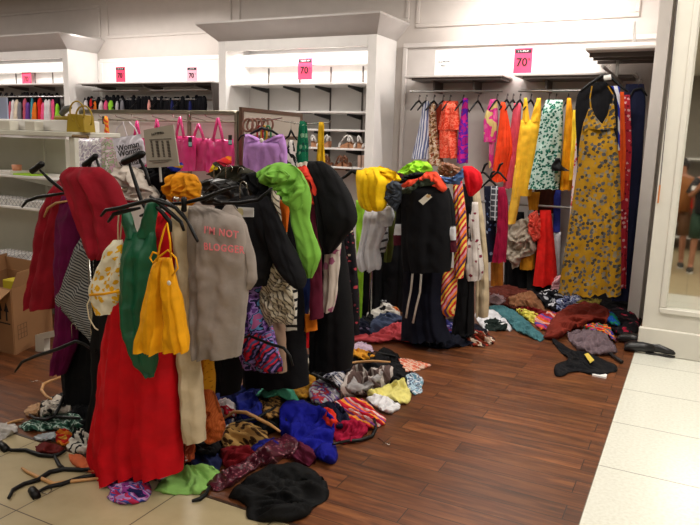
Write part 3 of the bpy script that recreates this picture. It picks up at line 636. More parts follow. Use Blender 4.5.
def text(s, name, x, y, Y, size, m, parent, tilt=0., yaw=0., dep=.0008, sx=1., bold=0., wrap=False):
    cu = bpy.data.curves.new(name, 'FONT'); cu.body = s; cu.size = size; cu.align_x = 'CENTER'; cu.align_y = 'CENTER'; cu.extrude = dep; cu.offset = bold; cu.space_character = 1.18 if wrap else 1.; cu.materials.append(m); cu.resolution_u = 3
    f = bpy.data.objects.new('letters', cu); C.objects.link(f); bpy.context.view_layer.update()
    me = bpy.data.meshes.new_from_object(f.evaluated_get(bpy.context.evaluated_depsgraph_get())); bpy.data.objects.remove(f)
    if not me.materials: me.materials.append(m)
    o = bpy.data.objects.new(name, me); C.objects.link(o); p = at(x, y, Y) if not isinstance(x, (list, tuple, np.ndarray)) else np.array(x)
    org = np.array(parent['_org']); o.parent = parent; o['_org'] = parent['_org']
    o.matrix_basis = Matrix.Translation(Vector(p-org)) @ Matrix.Rotation(yaw, 4, 'Z') @ Matrix.Rotation(PI/2, 4, 'X') @ Matrix.Rotation(tilt, 4, 'Z') @ Matrix.Diagonal((sx, 1, 1, 1))
    if wrap:
        from mathutils.bvhtree import BVHTree
        bv = BVHTree.FromPolygons([v.co+Vector(org) for v in parent.data.vertices], [tuple(f.vertices) for f in parent.data.polygons]); mw = Matrix.Translation(Vector(org)) @ o.matrix_basis; mi = mw.inverted()
        ys_ = []
        for v in me.vertices:
            q = mw @ v.co; hit = bv.ray_cast(Vector((q.x, q.y-.5, q.z)), Vector((0, 1, 0)))[0]
            if hit: ys_.append(hit.y)
        o.location.y += sorted(ys_)[len(ys_)//30]-.003-p[1]
    return o
text("I'M NOT", 'lettering', 213, 234, 1.98, .038, PINK, c, -.04, sx=1., bold=.0009, dep=.0006, wrap=True)
text("BLOGGER", 'lettering', 216, 250, 1.98, .038, PINK, c, .02, sx=1., bold=.0009, dep=.0006, wrap=True)
c = G_('top', 'black long-sleeved top with a white badge behind the taupe T-shirt', 'top', BLK2, [L([(196, 236, 264), (200, 226, 270), (215, 226, 276), (240, 234, 276), (270, 240, 270), (286, 246, 266)], 2.45, th=.06, nf=3, amp=.010, ta=.5), L([(196, 258, 268), (215, 262, 278), (240, 268, 289), (262, 274, 299), (280, 286, 306), (288, 295, 303)], 2.42, th=.05, nf=2, amp=.008, ta=.5)])
MB().tube([at(240, 212, 2.33), at(240, 212, 2.322)], .017, 18).build('round_badge', plain('brass_badge', (196, 186, 140), .35, .3), c)
MB().prism([at(p, q, 2.33) for p, q in ((238, 207), (253.5, 208), (253.5, 217), (238, 217))], (0, .003, 0)).build('white_label', plain('label_white', (206, 204, 202), .6), c)
G_('jacket', 'glossy black jacket bunched on the rail above the taupe T-shirt', 'jacket', mat('black_satin', cols=((24, 24, 26),), rough=.4), [],
   [U([(198, 182), (212, 178), (232, 180), (246, 186), (250, 200), (236, 205), (214, 206), (200, 204)], 2.5, th=.07, amp=.016)])
G_('jacket', 'dark olive jacket slumped over the rail beside the black jacket', 'jacket', mat('dark_olive', cols=((44, 42, 30),)), [],
   [U([(206, 174), (222, 167), (240, 165), (256, 172), (262, 186), (250, 196), (236, 186), (222, 182)], 2.62, th=.07, amp=.015)])
G_('scarf', 'black scarf knotted over the rail left of the lime hoodie', 'scarf', BLKF, [],
   [U([(240, 174), (256, 172), (270, 186), (270, 205), (262, 200), (254, 188)], 2.5, th=.06, amp=.014)])
G_('scarf', 'golden mustard scarf draped over the rail above the oat trousers', 'scarf', mat('golden_mustard', cols=((212, 138, 22),)), [],
   [U([(166, 176), (180, 172), (194, 174), (200, 184), (199, 198), (192, 206), (176, 206), (168, 200)], 2.3, th=.07, amp=.013, drape=True)])
STRC = mat('cream_stripe', 'stripe', ((196, 186, 166), (196, 186, 166), (92, 84, 76)), p=.016, ang=.6)
G_('blouse', 'cream blouse with thin dark stripes and a ruffle', 'blouse', STRC, [L([(190, 265, 276), (212, 270, 283), (240, 272, 286), (262, 276, 288)], 2.66, th=.04, nf=3)],
   [U([(271, 244), (284, 248), (294, 262), (290, 268), (294, 278), (288, 284), (292, 296), (295, 312), (292, 326), (276, 322), (268, 328), (258, 296), (266, 284), (268, 262)], 2.5, th=.06, amp=.014, drape=True)])
G_('trousers', 'tan trousers hanging below the striped ruffle blouse', 'trousers', mat('tan_twill', cols=((146, 120, 102),)), [L([(230, 270, 280), (318, 268, 284), (372, 277, 286)], 2.7, th=.04, nf=2)])
G_('t_shirt', 'white T-shirt with broad black bars beside the ruffle blouse', 'T-shirt', mat('breton_bar', 'stripe', ((206, 200, 190), (206, 200, 190), (24, 24, 28)), p=.045, ang=PI/2), [L([(285, 284, 296), (330, 284, 297)], 2.8, th=.05, nf=2)])
PUR = mat('purple_floral_print', 'splotch', ((34, 24, 60), (96, 60, 130), (150, 120, 190), (28, 30, 66), (90, 140, 190), (170, 90, 140)), p=.05)
G_('dress', 'purple and blue splashed print dress behind the taupe T-shirt', 'dress', PUR, [L([(208, 236, 250), (270, 244, 258), (300, 243, 262), (345, 238, 274), (368, 244, 280)], 2.5, th=.05, nf=3)])
G_('dress', 'dress in red, navy and lilac bands sliding off the rack', 'dress', mat('banded_print', 'zig', ((150, 24, 52), (24, 26, 60), (120, 100, 160), (24, 26, 60), (170, 20, 40), (60, 60, 100)), p=.06, ang=2.6, warp=.25), [],
   [U([(237, 338), (256, 332), (270, 342), (278, 356), (284, 371), (270, 374), (256, 366), (244, 356)], 2.4, th=.05, drape=True)])
G_('trousers', 'black trousers in the gap below the taupe T-shirt', 'trousers', BLKF, [L([(200, 216, 238), (300, 214, 244), (360, 212, 242), (392, 214, 238)], 2.65, th=.07, nf=3)])
G_('skirt', 'black skirt hanging inside the rack beneath the ruffle blouse', 'skirt', BLK2, [L([(192, 250, 286), (250, 240, 300), (330, 240, 304), (385, 246, 308)], 2.95, th=.08, nf=5)])
LIME = mat('lime_sweat', cols=((116, 172, 66),))
G_('hoodie', 'lime green hoodie draped over the top of the nearest rack', 'hoodie', LIME, [L([(184, 291, 308), (200, 290, 310), (220, 292, 309), (240, 297, 316), (256, 299, 321), (266, 301, 317), (278, 305, 312)], 2.5, th=.06, nf=3, amp=.012, ta=.7)],
   [U([(257, 172), (268, 165), (281, 162), (294, 165), (301, 174), (308, 188), (308, 208), (301, 214), (291, 206), (288, 192), (276, 188), (264, 182)], 2.5, th=.10, amp=.016),
    U([(262, 176), (272, 170), (284, 170), (290, 176), (286, 182), (272, 184)], 2.42, th=.06, amp=.016)])
G_('top', 'orange strappy top peeping below the lime hoodie', 'top', mat('orange_cloth', cols=((224, 104, 24),)), [L([(200, 280, 290), (218, 282, 288), (232, 284, 287)], 2.55, th=.02, nf=1)])
G_('cardigan', 'coral red cardigan between the lime hoodie and cream top', 'cardigan', mat('coral_red', cols=((220, 62, 46),)), [],
   [U([(296, 168), (305, 165), (313, 176), (318, 192), (318, 206), (310, 204), (303, 190)], 2.8, th=.06, amp=.012)])
G_('top', 'cream top folded between the coral cardigan and black coat', 'top', mat('cream_top', cols=((206, 194, 178),)), [],
   [U([(296, 164), (306, 161), (317, 170), (325, 190), (322, 212), (317, 200), (308, 176)], 2.92, th=.07, amp=.010)])
G_('coat', 'big black coat draped over the far end of the nearest rack', 'coat', mat('black_wool', cols=((10, 10, 13),)), [L([(161, 308, 322), (165, 306, 330), (180, 311, 341), (195, 315, 349), (212, 318, 355), (226, 319, 355), (236, 320, 346), (246, 322, 338), (254, 325, 331)], 2.85, th=.11, nf=4, amp=.018, ta=.6)])
G_('dress', 'narrow burgundy dress under the black coat', 'dress', mat('burgundy', cols=((84, 18, 40),)), [L([(196, 309, 318), (240, 310, 321), (290, 311, 322), (318, 310, 322)], 2.95, th=.04, nf=2)])
G_('skirt', 'royal navy skirt behind the barred T-shirt', 'skirt', mat('ink_blue', cols=((30, 44, 96),)), [L([(262, 292, 310), (300, 293, 311), (320, 296, 306)], 3.0, th=.05, nf=2)])
G_('shorts', 'red shorts hanging low under the navy skirt', 'shorts', mat('post_red', cols=((176, 14, 22),)), [L([(312, 296, 308), (348, 297, 309)], 3.0, th=.05, nf=2)])
G_('shorts', 'orange shorts hanging low under the burgundy dress', 'shorts', mat('pumpkin', cols=((208, 112, 24),)), [L([(314, 304, 316), (330, 305, 317)], 2.98, th=.04, nf=2)])
G_('blouse', 'white blouse with faded pink flowers below the black coat', 'blouse', mat('faded_floral', 'floral', ((196, 184, 174), (170, 110, 140), (150, 80, 110)), p=.06, thr=.3), [L([(190, 328, 336), (236, 328, 340), (262, 325, 339), (300, 323, 336), (312, 323, 332)], 3.05, th=.04, nf=3)])
G_('maxi_skirt', 'long black skirt reaching the floor at the far rack end', 'skirt', BLKF, [L([(184, 322, 338), (250, 320, 344), (300, 314, 350), (345, 311, 352), (368, 312, 350)], 3.25, th=.12, nf=5)])
DKF = mat('black_rose_print', 'floral', ((20, 18, 24), (170, 60, 70), (190, 170, 150), (120, 50, 60)), p=.035, thr=.24)
G_('trousers', 'black trousers with tiny pink roses at the far rack end', 'trousers', DKF, [L([(188, 340, 346), (220, 344, 352), (260, 345, 356), (310, 347, 359), (335, 348, 359)], 3.55, th=.045, nf=2)])
G_('top', 'cream strappy top edge showing right of the black coat', 'top', mat('cream_top', cols=((1, 1, 1),)), [], [U([(346, 198), (352, 208), (353, 220), (350, 222), (347, 212)], 3.0, th=.02)])
# hangers of the nearest rack
hanger('black hanger with a thick clip jutting left of the crimson jacket', [[(40, 170), (50, 180), (60, 188), (72, 196)], [(22, 207), (27, 201), (38, 197), (52, 195), (66, 193)]], 2.3, .009, bars=[(31, 172, 43, 163, .019)])
hanger('black hanger clip rising behind the crimson jacket', [[(96, 158), (100, 170), (104, 182)], [(92, 160), (88, 170), (84, 180)]], 2.45, .008, bars=[(83, 166, 97, 155, .018)])
hanger('black hanger with a hammer-shaped clip below the Woman tote', [[(129, 163), (134, 178), (141, 200), (148, 214)], [(139, 158), (146, 172), (150, 186)]], 2.25, .009, bars=[(122, 163, 144, 153, .02)])
hanger('black hanger reaching out over the crimson jacket and halter cord', [[(101, 216), (106, 210), (120, 208), (138, 203), (152, 200), (170, 205)], [(108, 222), (114, 214), (126, 211), (140, 208)]], 1.95, .0085)
hanger('black hanger nest above the green vest top, lowest arm on the right', [[(150, 196), (160, 204), (172, 214), (181, 222), (184, 231)], [(152, 204), (162, 212), (170, 222), (171, 232)], [(145, 200), (160, 200), (176, 208), (188, 222)]], 2.0, .009)
hanger('black hanger whose long arm points right across the taupe T-shirt neck', [[(162, 204), (184, 203), (205, 198), (222, 191), (238, 186)], [(164, 206), (150, 212), (140, 216)]], 2.05, .008, bars=[(184, 197, 184, 212, .014)])
hanger('black hanger end resting on the left edge of the taupe T-shirt', [[(182, 212), (190, 226), (196, 238), (198, 242)]], 1.98, .007)
hanger('black hanger lying on the shoulders of the badge top', [[(222, 203), (240, 203), (258, 200), (272, 188)], [(222, 203), (214, 200), (206, 202)]], 2.3, .008, hk=(240, 200))
hanger('wooden hanger inside the crimson jacket collar', [[(44, 217), (48, 208), (56, 203), (68, 201)]], 2.4, .007, m=WOODH)
hanger('black hanger hanging low by the plum dress', [[(15, 372), (22, 362), (36, 356), (58, 349), (76, 341), (84, 344), (96, 352)]], 2.25, .009, hk=(72, 338))
hanger('black hanger tangled around the red and navy banded dress', [[(236, 340), (250, 336), (270, 344), (284, 348), (290, 356), (293, 366)]], 2.3, .007)
for i, (x, y, lab) in enumerate(((214, 184, 'steel hook of a hanger leftmost above the glossy jacket'), (226, 182, 'steel-hooked hanger between two others above the glossy jacket'), (238, 184, 'steel-hooked hanger rightmost above the glossy jacket'))):
    hanger(lab, [[(x-9, y+9), (x, y+1), (x+10, y+8)]], 2.35+.12*i, .006, hk=(x, y))
# things on top of the nearest rack
c = tag(MB().prism([at(p, q, 2.5) for p, q in ((143.5, 130), (173, 124.5), (179, 166), (147, 168))], (0, .006, 0)).build('notice', plain('notice_grey', (158, 152, 138), .6)), 'grey notice card with lines of small print above the nearest rack', 'notice')
INK = plain('dark_ink', (58, 54, 50), .8)
def scribble(mb, c_, w, h, seed, slope=0.):
    """print too small to read: a line of short upright and slanting strokes"""
    rg = np.random.RandomState(seed); x = -w/2
    while x < w/2-h*.3:
        k = h*(.35+.4*rg.rand()); y0 = x*slope
        for (a, b, d, e) in (((0, .25, 0, 1), (.5, .3, .1, .45)) if rg.rand() > .4 else ((0, 1, .4, .6), (.3, .3, 0, 1))):
            p = np.array(c_)+[x+a*k, 0, y0-h/2+d*h]; mb.prism([p, p+[b*k, 0, 0], p+[b*k, 0, (e)*h*.8], p+[0, 0, e*h*.8]], (0, .0012, 0))
        x += k*(1.25 if rg.rand() > .2 else 2.1)
    return mb
scribble(MB(), at(158.5, 133, 2.4965), .088, .014, 3, .13).build('heading', INK, c)
mb = MB()
for k in range(11):
    for (x, w) in ((151, 1.6), (156.5, 2.6), (162, 1.6), (167.5, 2.6)):
        y = 141+k*1.5; mb.prism([at(x+k*.2-w/2, y, 2.496), at(x+k*.2+w/2, y-.2, 2.496), at(x+k*.2+w/2, y+.5, 2.496), at(x+k*.2-w/2, y+.7, 2.496)], (0, .002, 0))
for y, w in ((139, 11), (160, 11), (162, 8)): mb.prism([at(160-w, y+.6, 2.496), at(160+w, y-.6, 2.496), at(160+w, y-.2, 2.496), at(160-w, y+1, 2.496)], (0, .002, 0))
mb.build('small_print', INK, c)
MB().tube([at(160, 167, 2.5), at(161, 182, 2.5)], .006, 8).build('stem', plain('clear_stem', (170, 168, 160), .2), c)
RB = mat('rainbow_stripe', 'stripe', ((235, 60, 90), (240, 60, 60), (248, 140, 30), (250, 220, 40), (60, 60, 50)), p=.11, ang=1.1)
G_('scarf', 'small rainbow striped scarf on the rail below the pink bags', 'scarf', RB, [], [U([(208, 173), (214, 162), (228, 156), (232, 156), (231, 164), (222, 169), (212, 177)], 2.65, th=.02, amp=.004)])
G_('scarf', 'blue and rainbow ribbon scarf under the corner of the grey notice', 'scarf', mat('blue_rainbow', 'stripe', ((40, 60, 190), (40, 60, 190), (240, 180, 30)), p=.05, ang=1.4), [], [U([(166, 168), (182, 162), (184, 166), (178, 172), (168, 172)], 2.6, th=.02, amp=.004)])
# ================================================================ garment rack B (behind)
YELB = mat('lemon_cotton', cols=((236, 190, 16),)); WHC = mat('white_cotton', cols=((205, 204, 208),)); BK3 = mat('soft_black', cols=((11, 11, 15),))
G_('shirt', 'bright lemon yellow shirt thrown over the left end of the rear rack', 'shirt', YELB, [L([(170, 357, 378), (180, 357, 388), (195, 358, 385), (206, 361, 386), (211, 368, 382)], 4.4, th=.10, nf=3, amp=.024, ta=.6)],
   [U([(356, 172), (366, 168), (381, 166), (395, 171), (402, 180), (392, 184), (376, 184), (362, 182)], 4.45, th=.08, amp=.016)])
G_('trousers', 'lime trousers hanging as a thin strip beside the white shirt', 'trousers', mat('acid_lime', cols=((150, 210, 50),)), [L([(200, 356, 366), (260, 357, 364), (325, 356, 361)], 4.9, th=.05, nf=1)])
G_('shirt', 'crumpled white shirt hanging below the lemon yellow shirt', 'shirt', WHC, [L([(206, 376, 392), (216, 376, 394), (226, 378, 391)], 4.6, th=.06, nf=3), L([(208, 366, 388), (222, 364, 387), (236, 362, 383), (248, 359, 377), (262, 357, 380), (270, 361, 379)], 4.6, th=.08, nf=3, amp=.022, ta=.6)])
G_('blouse', 'grey and white ruffled blouse beside the white shirt', 'blouse', mat('grey_ruffle', 'stripe', ((190, 190, 192), (60, 60, 64), (190, 190, 192)), p=.05, ang=1.9), [L([(222, 376, 388), (240, 374, 388), (252, 378, 385)], 4.7, th=.05, nf=3)])
G_('jacket', 'olive green jacket edge left of the black banded top', 'jacket', mat('olive', cols=((84, 92, 40),)), [L([(205, 384, 396), (240, 385, 394), (262, 384, 391)], 4.85, th=.05, nf=2)])
c = G_('trousers', 'black trousers with a tan side stripe below the white shirt', 'trousers', BK3, [L([(190, 362, 380), (262, 358, 382), (300, 357, 381), (322, 357, 380)], 5.3, th=.08, nf=3)])
MB().tube([at(371, 270, 5.2), at(370, 300, 5.2), at(369, 318, 5.2)], .009, 6).build('side_stripe', plain('tan_tape', (130, 104, 60), .7), c)
G_('dress', 'plain black dress between the trousers and the banded top', 'dress', BLK2, [L([(212, 380, 404), (260, 378, 408), (305, 380, 404), (312, 382, 402)], 5.4, th=.09, nf=3)])
c = G_('top', 'big black long-sleeved top with white and maroon cuff bands', 'top', BK3,
   [L([(180, 410, 437), (190, 404, 447), (204, 402, 450), (235, 402, 452), (262, 403, 451), (271, 405, 450)], 4.45, th=.10, nf=3, amp=.012),
    L([(190, 400, 410), (206, 397, 408), (236, 394, 405)], 4.5, th=.06, nf=1, amp=.008), L([(188, 440, 449), (206, 442, 454), (250, 446, 457)], 4.5, th=.06, nf=1, amp=.008)])
MAR = mat('maroon_knit', cols=((70, 14, 30),))
for q in ([(224, 395.5, 403), (235, 394, 402)], [(226, 447, 455.5), (240, 447, 456)]): G_('cuff_band', 'white cuff band', None, WHC, [L(q, 4.44, th=.06, nf=1, amp=.002)], parent=c)
for q in ([(234, 393, 401), (245, 394, 403)], [(239, 447, 455.5), (252, 448, 457)]): G_('cuff', 'maroon cuff', None, MAR, [L(q, 4.45, th=.055, nf=1, amp=.002)], parent=c)
q = MB().prism([at(p, r, 4.33) for p, r in ((418.5, 201), (427, 194), (432, 197), (423, 205))], (0, .004, 0)).build('price_tag', plain('tag_cream', (226, 220, 205), .6), c)
q = MB().prism([at(p, r, 4.326) for p, r in ((427, 194.5), (431, 195), (429, 198), (426, 197))], (0, .003, 0)).build('tag_band', plain('tag_tan', (196, 160, 110), .6), q)
G_('collar', 'dark green collar', None, mat('moss_collar', cols=((50, 58, 44),)), [], [U([(401, 190), (412, 186), (420, 178), (430, 178), (440, 182), (432, 186), (422, 186), (412, 194), (402, 194)], 4.38, th=.04, amp=.008)], parent=c)
G_('scarf', 'coral red scarf looped over the collar of the black banded top', 'scarf', mat('coral_scarf', cols=((228, 74, 48),)), [],
   [U([(400, 186), (408, 180), (420, 178), (427, 171), (437, 172), (444, 182), (448, 188), (443, 193), (434, 184), (428, 178), (421, 184), (408, 189)], 4.4, th=.06, amp=.010)])
G_('t_shirt', 'lime green T-shirt peeking over the top of the rear rack', 'T-shirt', mat('acid_lime', cols=((1, 1, 1),)), [], [U([(396, 174), (404, 166), (416, 160), (428, 162), (434, 170), (424, 174), (408, 176)], 4.75, th=.12, amp=.012)])
G_('scarf', 'slate grey scarf knotted between the yellow shirt and black top', 'scarf', mat('slate', cols=((66, 72, 82),)), [], [U([(384, 186), (394, 180), (402, 184), (402, 200), (396, 212), (388, 204), (384, 196)], 4.42, th=.06, amp=.016)])
G_('jumper', 'black jumper rumpled below the lime T-shirt', 'jumper', BK3, [], [U([(402, 176), (418, 172), (430, 174), (424, 182), (408, 184), (400, 182)], 4.55, th=.08)])
G_('cardigan', 'maroon cardigan rumpled right of the yellow shirt', 'cardigan', MAR, [], [U([(392, 172), (402, 173), (406, 180), (400, 186), (394, 182)], 4.6, th=.06)])
c = G_('clutch_bag', 'brown leather clutch bag lying on top of the rear rack', 'bag', mat('tan_leather', cols=((128, 76, 44),), rough=.45), [], [U([(437, 170), (441, 162), (450, 163), (462, 168), (461, 175), (450, 177), (440, 175)], 4.75, th=.06, amp=.004)])
MB().tube([at(451, 171, 4.66), at(451, 173, 4.66)], .012, 8).build('clasp', CH, c)
G_('jacket', 'blue denim jacket collar below the brown clutch bag', 'jacket', mat('denim', cols=((70, 96, 140),)), [], [U([(438, 175), (448, 179), (456, 177), (463, 168), (464, 177), (459, 185), (448, 184), (441, 182)], 4.55, th=.05, amp=.010)])
G_('t_shirt', 'bright red T-shirt hanging over the right shoulder of the rear rack', 'T-shirt', mat('bright_red', cols=((206, 16, 30),)), [L([(166, 463, 472), (172, 463, 480), (182, 465, 483), (190, 467, 480), (196, 469, 473)], 4.8, th=.08, nf=2, amp=.014, ta=.6)])
RNB = mat('sunset_stripe', 'zig', ((210, 50, 40), (240, 190, 60), (90, 40, 90), (236, 120, 40), (225, 150, 170), (190, 30, 50), (245, 210, 120)), p=.09, ang=2.6, warp=.05)
G_('maxi_dress', 'dress in red, yellow and purple slanting stripes beside the black top', 'dress', RNB,
   [L([(180, 453, 462), (215, 454, 466), (250, 454, 467), (278, 454, 463)], 4.7, th=.06, nf=2), L([(268, 443, 457), (290, 440, 457), (312, 439, 455), (316, 446, 454)], 4.72, th=.05, nf=2)])
G_('coat', 'black coat hanging behind the slanting stripe dress', 'coat', BLKF, [L([(184, 458, 472), (220, 460, 474), (280, 458, 474), (334, 452, 474)], 5.0, th=.12, nf=4)])
G_('blouse', 'white blouse with small maroon sprigs in front of the cream trousers', 'blouse', mat('maroon_sprig', 'floral', ((204, 196, 190), (120, 40, 60)), p=.05, thr=.24), [L([(202, 469, 478), (240, 466, 480), (272, 465, 484), (280, 467, 481)], 5.0, th=.07, nf=4)])
G_('trousers', 'long cream trousers hanging at the right end of the rear rack', 'trousers', mat('cream_twill', cols=((188, 170, 140),)), [L([(188, 470, 479), (220, 472, 484), (260, 477, 488), (300, 476, 489), (317, 476, 488)], 5.15, th=.07, nf=2)])
c = G_('trousers', 'navy jogging trousers with white drawcords under the black top', 'trousers', mat('deep_navy', cols=((10, 13, 28),)), [L([(190, 412, 438), (262, 404, 444), (300, 404, 442), (330, 402, 446), (339, 402, 452)], 4.7, th=.11, nf=4)])
for pts in (((413, 270), (411, 290), (408, 305), (406, 318)), ((421.5, 270), (420, 292), (416, 308), (413, 323))):
    MB().tube([at(p, r, 4.56) for p, r in pts], .008, 6).build('drawcord', plain('white_cord', (214, 206, 196), .8), c, smooth=True)
# dark rack between rear rack and bay
G_('dress', 'dark navy dress with pale flowers right of the cream trousers', 'dress', mat('navy_floral', 'floral', ((24, 26, 46), (150, 160, 180), (90, 110, 160)), p=.05, thr=.26), [L([(186, 484, 494), (220, 486, 497), (262, 486, 494)], 6.1, th=.08, nf=2)])
G_('shirt', 'black and grey checked shirt left of the wine red dress', 'shirt', mat('grey_check', 'check', ((60, 62, 68), (170, 170, 176)), p=.05, thr=.2), [L([(186, 491, 499), (220, 490, 498)], 6.0, th=.06, nf=2)])
G_('dress', 'sleeveless wine red dress left of the low rail', 'dress', mat('wine_red', cols=((140, 10, 50),)), [L([(187, 497, 505), (200, 498, 508), (230, 497, 508), (262, 492, 506)], 6.0, th=.08, nf=3)])
G_('skirt', 'ochre skirt below the wine red dress', 'skirt', mat('ochre', cols=((150, 88, 24),)), [L([(255, 491, 503), (285, 491, 503)], 6.2, th=.08, nf=2)])
for i, (x, y, l_) in enumerate(((483, 172, 'black hanger above the navy floral dress'), (490, 180, 'black hanger beside the red T-shirt, above the checked shirt'), (498, 172, 'black hanger topmost above the wine red dress'))):
    hanger(l_, [[(x-9, y+8), (x-2, y+1), (x, y), (x+3, y+2), (x+9, y+9)], [(x-1, y+1), (x+2, y-7), (x+5, y-9)]], 6.0+.06*i, .012)
# ================================================================ the bay: packed dresses on the upper rod (y = 7.25)
Yb = 7.2
def bay_hanger(x, label, y=96):
    z0 = at(x, y, Yb); mb = MB(); mb.tube([z0+[-.03, -.16, -.13], z0+[-.01, -.06, -.05], z0+[0, 0, -.02], z0+[.01, .06, -.05], z0+[.03, .16, -.13]], [.008, .011, .011, .011, .008], 6)
    mb.tube([z0+[0, 0, -.03], z0+[0, 0, .02], z0+[.0, .02, .045], z0+[0, .045, .03]], .004, 6)
    return tag(mb.build('clothes_hanger', HK, smooth=True), label, 'clothes hanger', 'hangers on the bay rod')
for x, l_ in ((419, 'black hanger at the far left end of the bay rod'), (426, 'black hanger over the blue and white striped dress'), (434, 'black hanger over the tan patterned dress'), (443, 'black hanger over the left edge of the coral playsuit'), (450, 'black hanger over the middle of the coral playsuit'), (463, 'black hanger over the purple and magenta top'),
               (478, 'empty black hanger alone right of the purple top'), (497, 'black hanger over the pink and yellow cardigan'), (507, 'black hanger over the orange-red dress'), (513, 'black hanger between the orange-red and rose dresses'), (520, 'black hanger over the rose pink dress'), (531, 'black hanger over the yellow tie dress'), (549, 'black hanger over the green leaf dress, left side'), (556, 'black hanger over the green leaf dress, right side'), (568, 'black hanger over the amber dress')):
    bay_hanger(x, l_, 99 if x < 480 else 98)
def bay(name, label, cat, m, *rows, Y=Yb, **k): return G_(name, label, cat, m, [L(r, Y, **dict(dict(th=.08, nf=3, amp=.018), **k)) for r in rows])
bay('dress', 'blue and white striped dress leftmost on the bay rod', 'dress', mat('blue_ticking', 'stripe', ((200, 200, 210), (96, 104, 140)), p=.03, ang=.15), [(101, 424, 429), (130, 419, 429), (159, 412, 429)])
bay('dress', 'tan and cream patterned dress left of the coral playsuit', 'dress', mat('tan_paisley', 'splotch', ((110, 70, 44), (190, 150, 110), (220, 200, 180), (150, 80, 50)), p=.05), [(102, 430, 435), (130, 427, 437), (166, 428, 444)], Y=7.25)
bay('dress', 'rust red dress squeezed beside the coral playsuit', 'dress', mat('rust', cols=((160, 56, 36),)), [(104, 436, 442), (150, 434, 442)], Y=7.3)
CORP = mat('coral_print', 'splotch', ((214, 60, 36), (228, 84, 60), (236, 120, 96), (214, 60, 36)), p=.04)
bay('playsuit', 'ruffled coral orange playsuit on the bay rod', 'playsuit', CORP, [(101, 443, 458), (115, 441, 459), (130, 438, 460)], [(128, 440, 457), (158, 440, 457)], nf=5)
bay('top', 'purple and magenta top right of the coral playsuit', 'top', mat('magenta_violet', 'splotch', ((150, 20, 120), (90, 30, 160), (190, 30, 130)), p=.09), [(98, 463, 468), (130, 459, 468), (163, 457, 468)])
bay('cardigan', 'pink and pale yellow cardigan left of the orange-red dress', 'cardigan', mat('pink_butter', 'splotch', ((222, 200, 130), (222, 60, 150), (226, 110, 160)), p=.16), [(99, 490, 497), (120, 484, 498), (142, 484, 496)], [(140, 489, 495), (168, 489, 493)])
bay('dress', 'orange-red dress with thin straps on the bay rod', 'dress', mat('orange_red', cols=((226, 66, 26),)), [(102, 501, 505), (125, 499, 510), (150, 496, 513), (182, 491, 506)], Y=7.1)
bay('dress', 'rose pink dress right of the orange-red dress', 'dress', mat('rose_pink', cols=((206, 78, 96),)), [(103, 514, 521), (140, 509, 520), (188, 503, 515)], Y=7.15)
YB = mat('buttercup', cols=((234, 178, 44),))
bay('dress', 'buttercup yellow dress with tied straps on the bay rod', 'dress', YB, [(98, 524, 527), (122, 522, 530)], [(98, 537, 541), (122, 530, 541)], [(120, 521, 541), (150, 517, 538), (196, 513, 531)], Y=7.1, nf=4)
bay('dress', 'pale yellow dress drooping lowest below the buttercup dress', 'dress', mat('straw_yellow', cols=((222, 172, 60),)), [(165, 515, 523), (200, 511, 520), (224, 506, 515)], Y=7.05)
LEAF = mat('green_leaf_print', 'floral', ((186, 210, 200), (20, 84, 68), (50, 120, 100)), p=.026, thr=.46)
bay('dress', 'white dress with dense green leaf print on the bay rod', 'dress', LEAF, [(100, 546, 563), (112, 542, 563), (150, 536, 562), (180, 530, 560), (189, 528, 559)], Y=7.0, nf=5)
bay('dress', 'dark brown dress behind the green leaf dress', 'dress', mat('dark_brown', cols=((70, 36, 24),)), [(150, 536, 562), (213, 534, 560)], Y=7.35)
bay('top', 'mustard top hanging below the dark brown dress', 'top', mat('honey', cols=((196, 134, 30),)), [(192, 527, 540), (210, 529, 538)], Y=7.2)
bay('dress', 'amber dress right of the green leaf dress', 'dress', mat('amber', cols=((224, 150, 20),)), [(98, 567, 571), (130, 564, 575), (190, 560, 573)], Y=7.0)
bay('dress', 'canary yellow dress between the amber dress and pink lace', 'dress', mat('canary', cols=((238, 200, 50),)), [(110, 573, 580), (150, 571, 580), (180, 569, 577)], Y=6.9)
bay('dress', 'long pink and white lace dress left of the mustard floral dress', 'dress', mat('pink_lace', 'floral', ((222, 200, 196), (206, 70, 84)), p=.035, thr=.42), [(128, 577, 584), (200, 571, 580), (290, 564, 574)], Y=6.6)
G_('clothes_hanger', 'black hanger clip caught between leaf and amber dresses', 'clothes hanger', HK, [L([(158, 556, 560), (166, 551, 562), (171, 552, 570)], 6.85, th=.02, nf=1, amp=.002)])
# face-out rail
bay('dress', 'black dress hanging behind the mustard floral dress', 'dress', BK3, [(82, 590, 606), (90, 578, 616), (108, 575, 618), (180, 578, 618), (270, 578, 620)], Y=6.3, th=.05, nf=4)
bay('top', 'royal blue and white trimmed top behind the black dress', 'top', mat('royal_trim', 'stripe', ((30, 50, 150), (210, 210, 220)), p=.06, ang=.3), [(86, 604, 620), (150, 602, 620)], Y=6.45, th=.04)
bay('dress', 'orange strappy dress behind the black dress', 'dress', mat('tangerine', cols=((222, 84, 30),)), [(92, 612, 624), (150, 610, 626), (200, 610, 624)], Y=6.55, th=.04)
bay('maxi_dress', 'long red and white lace-print dress by the bay side wall', 'dress', mat('red_lace', 'floral', ((176, 40, 54), (216, 170, 170), (120, 20, 36)), p=.035, thr=.34), [(95, 616, 630), (150, 616, 632), (220, 612, 628), (288, 610, 626)], Y=6.7, th=.05)
bay('coat', 'navy black coat last on the face-out rail against the side wall', 'coat', NAVY, [(84, 626, 644), (100, 622, 646), (200, 620, 640), (300, 612, 632)], Y=6.95, th=.06)
MUS = mat('mustard_floral', 'floral', ((150, 110, 16), (74, 74, 76), (118, 108, 88), (56, 52, 46)), p=.034, thr=.45)
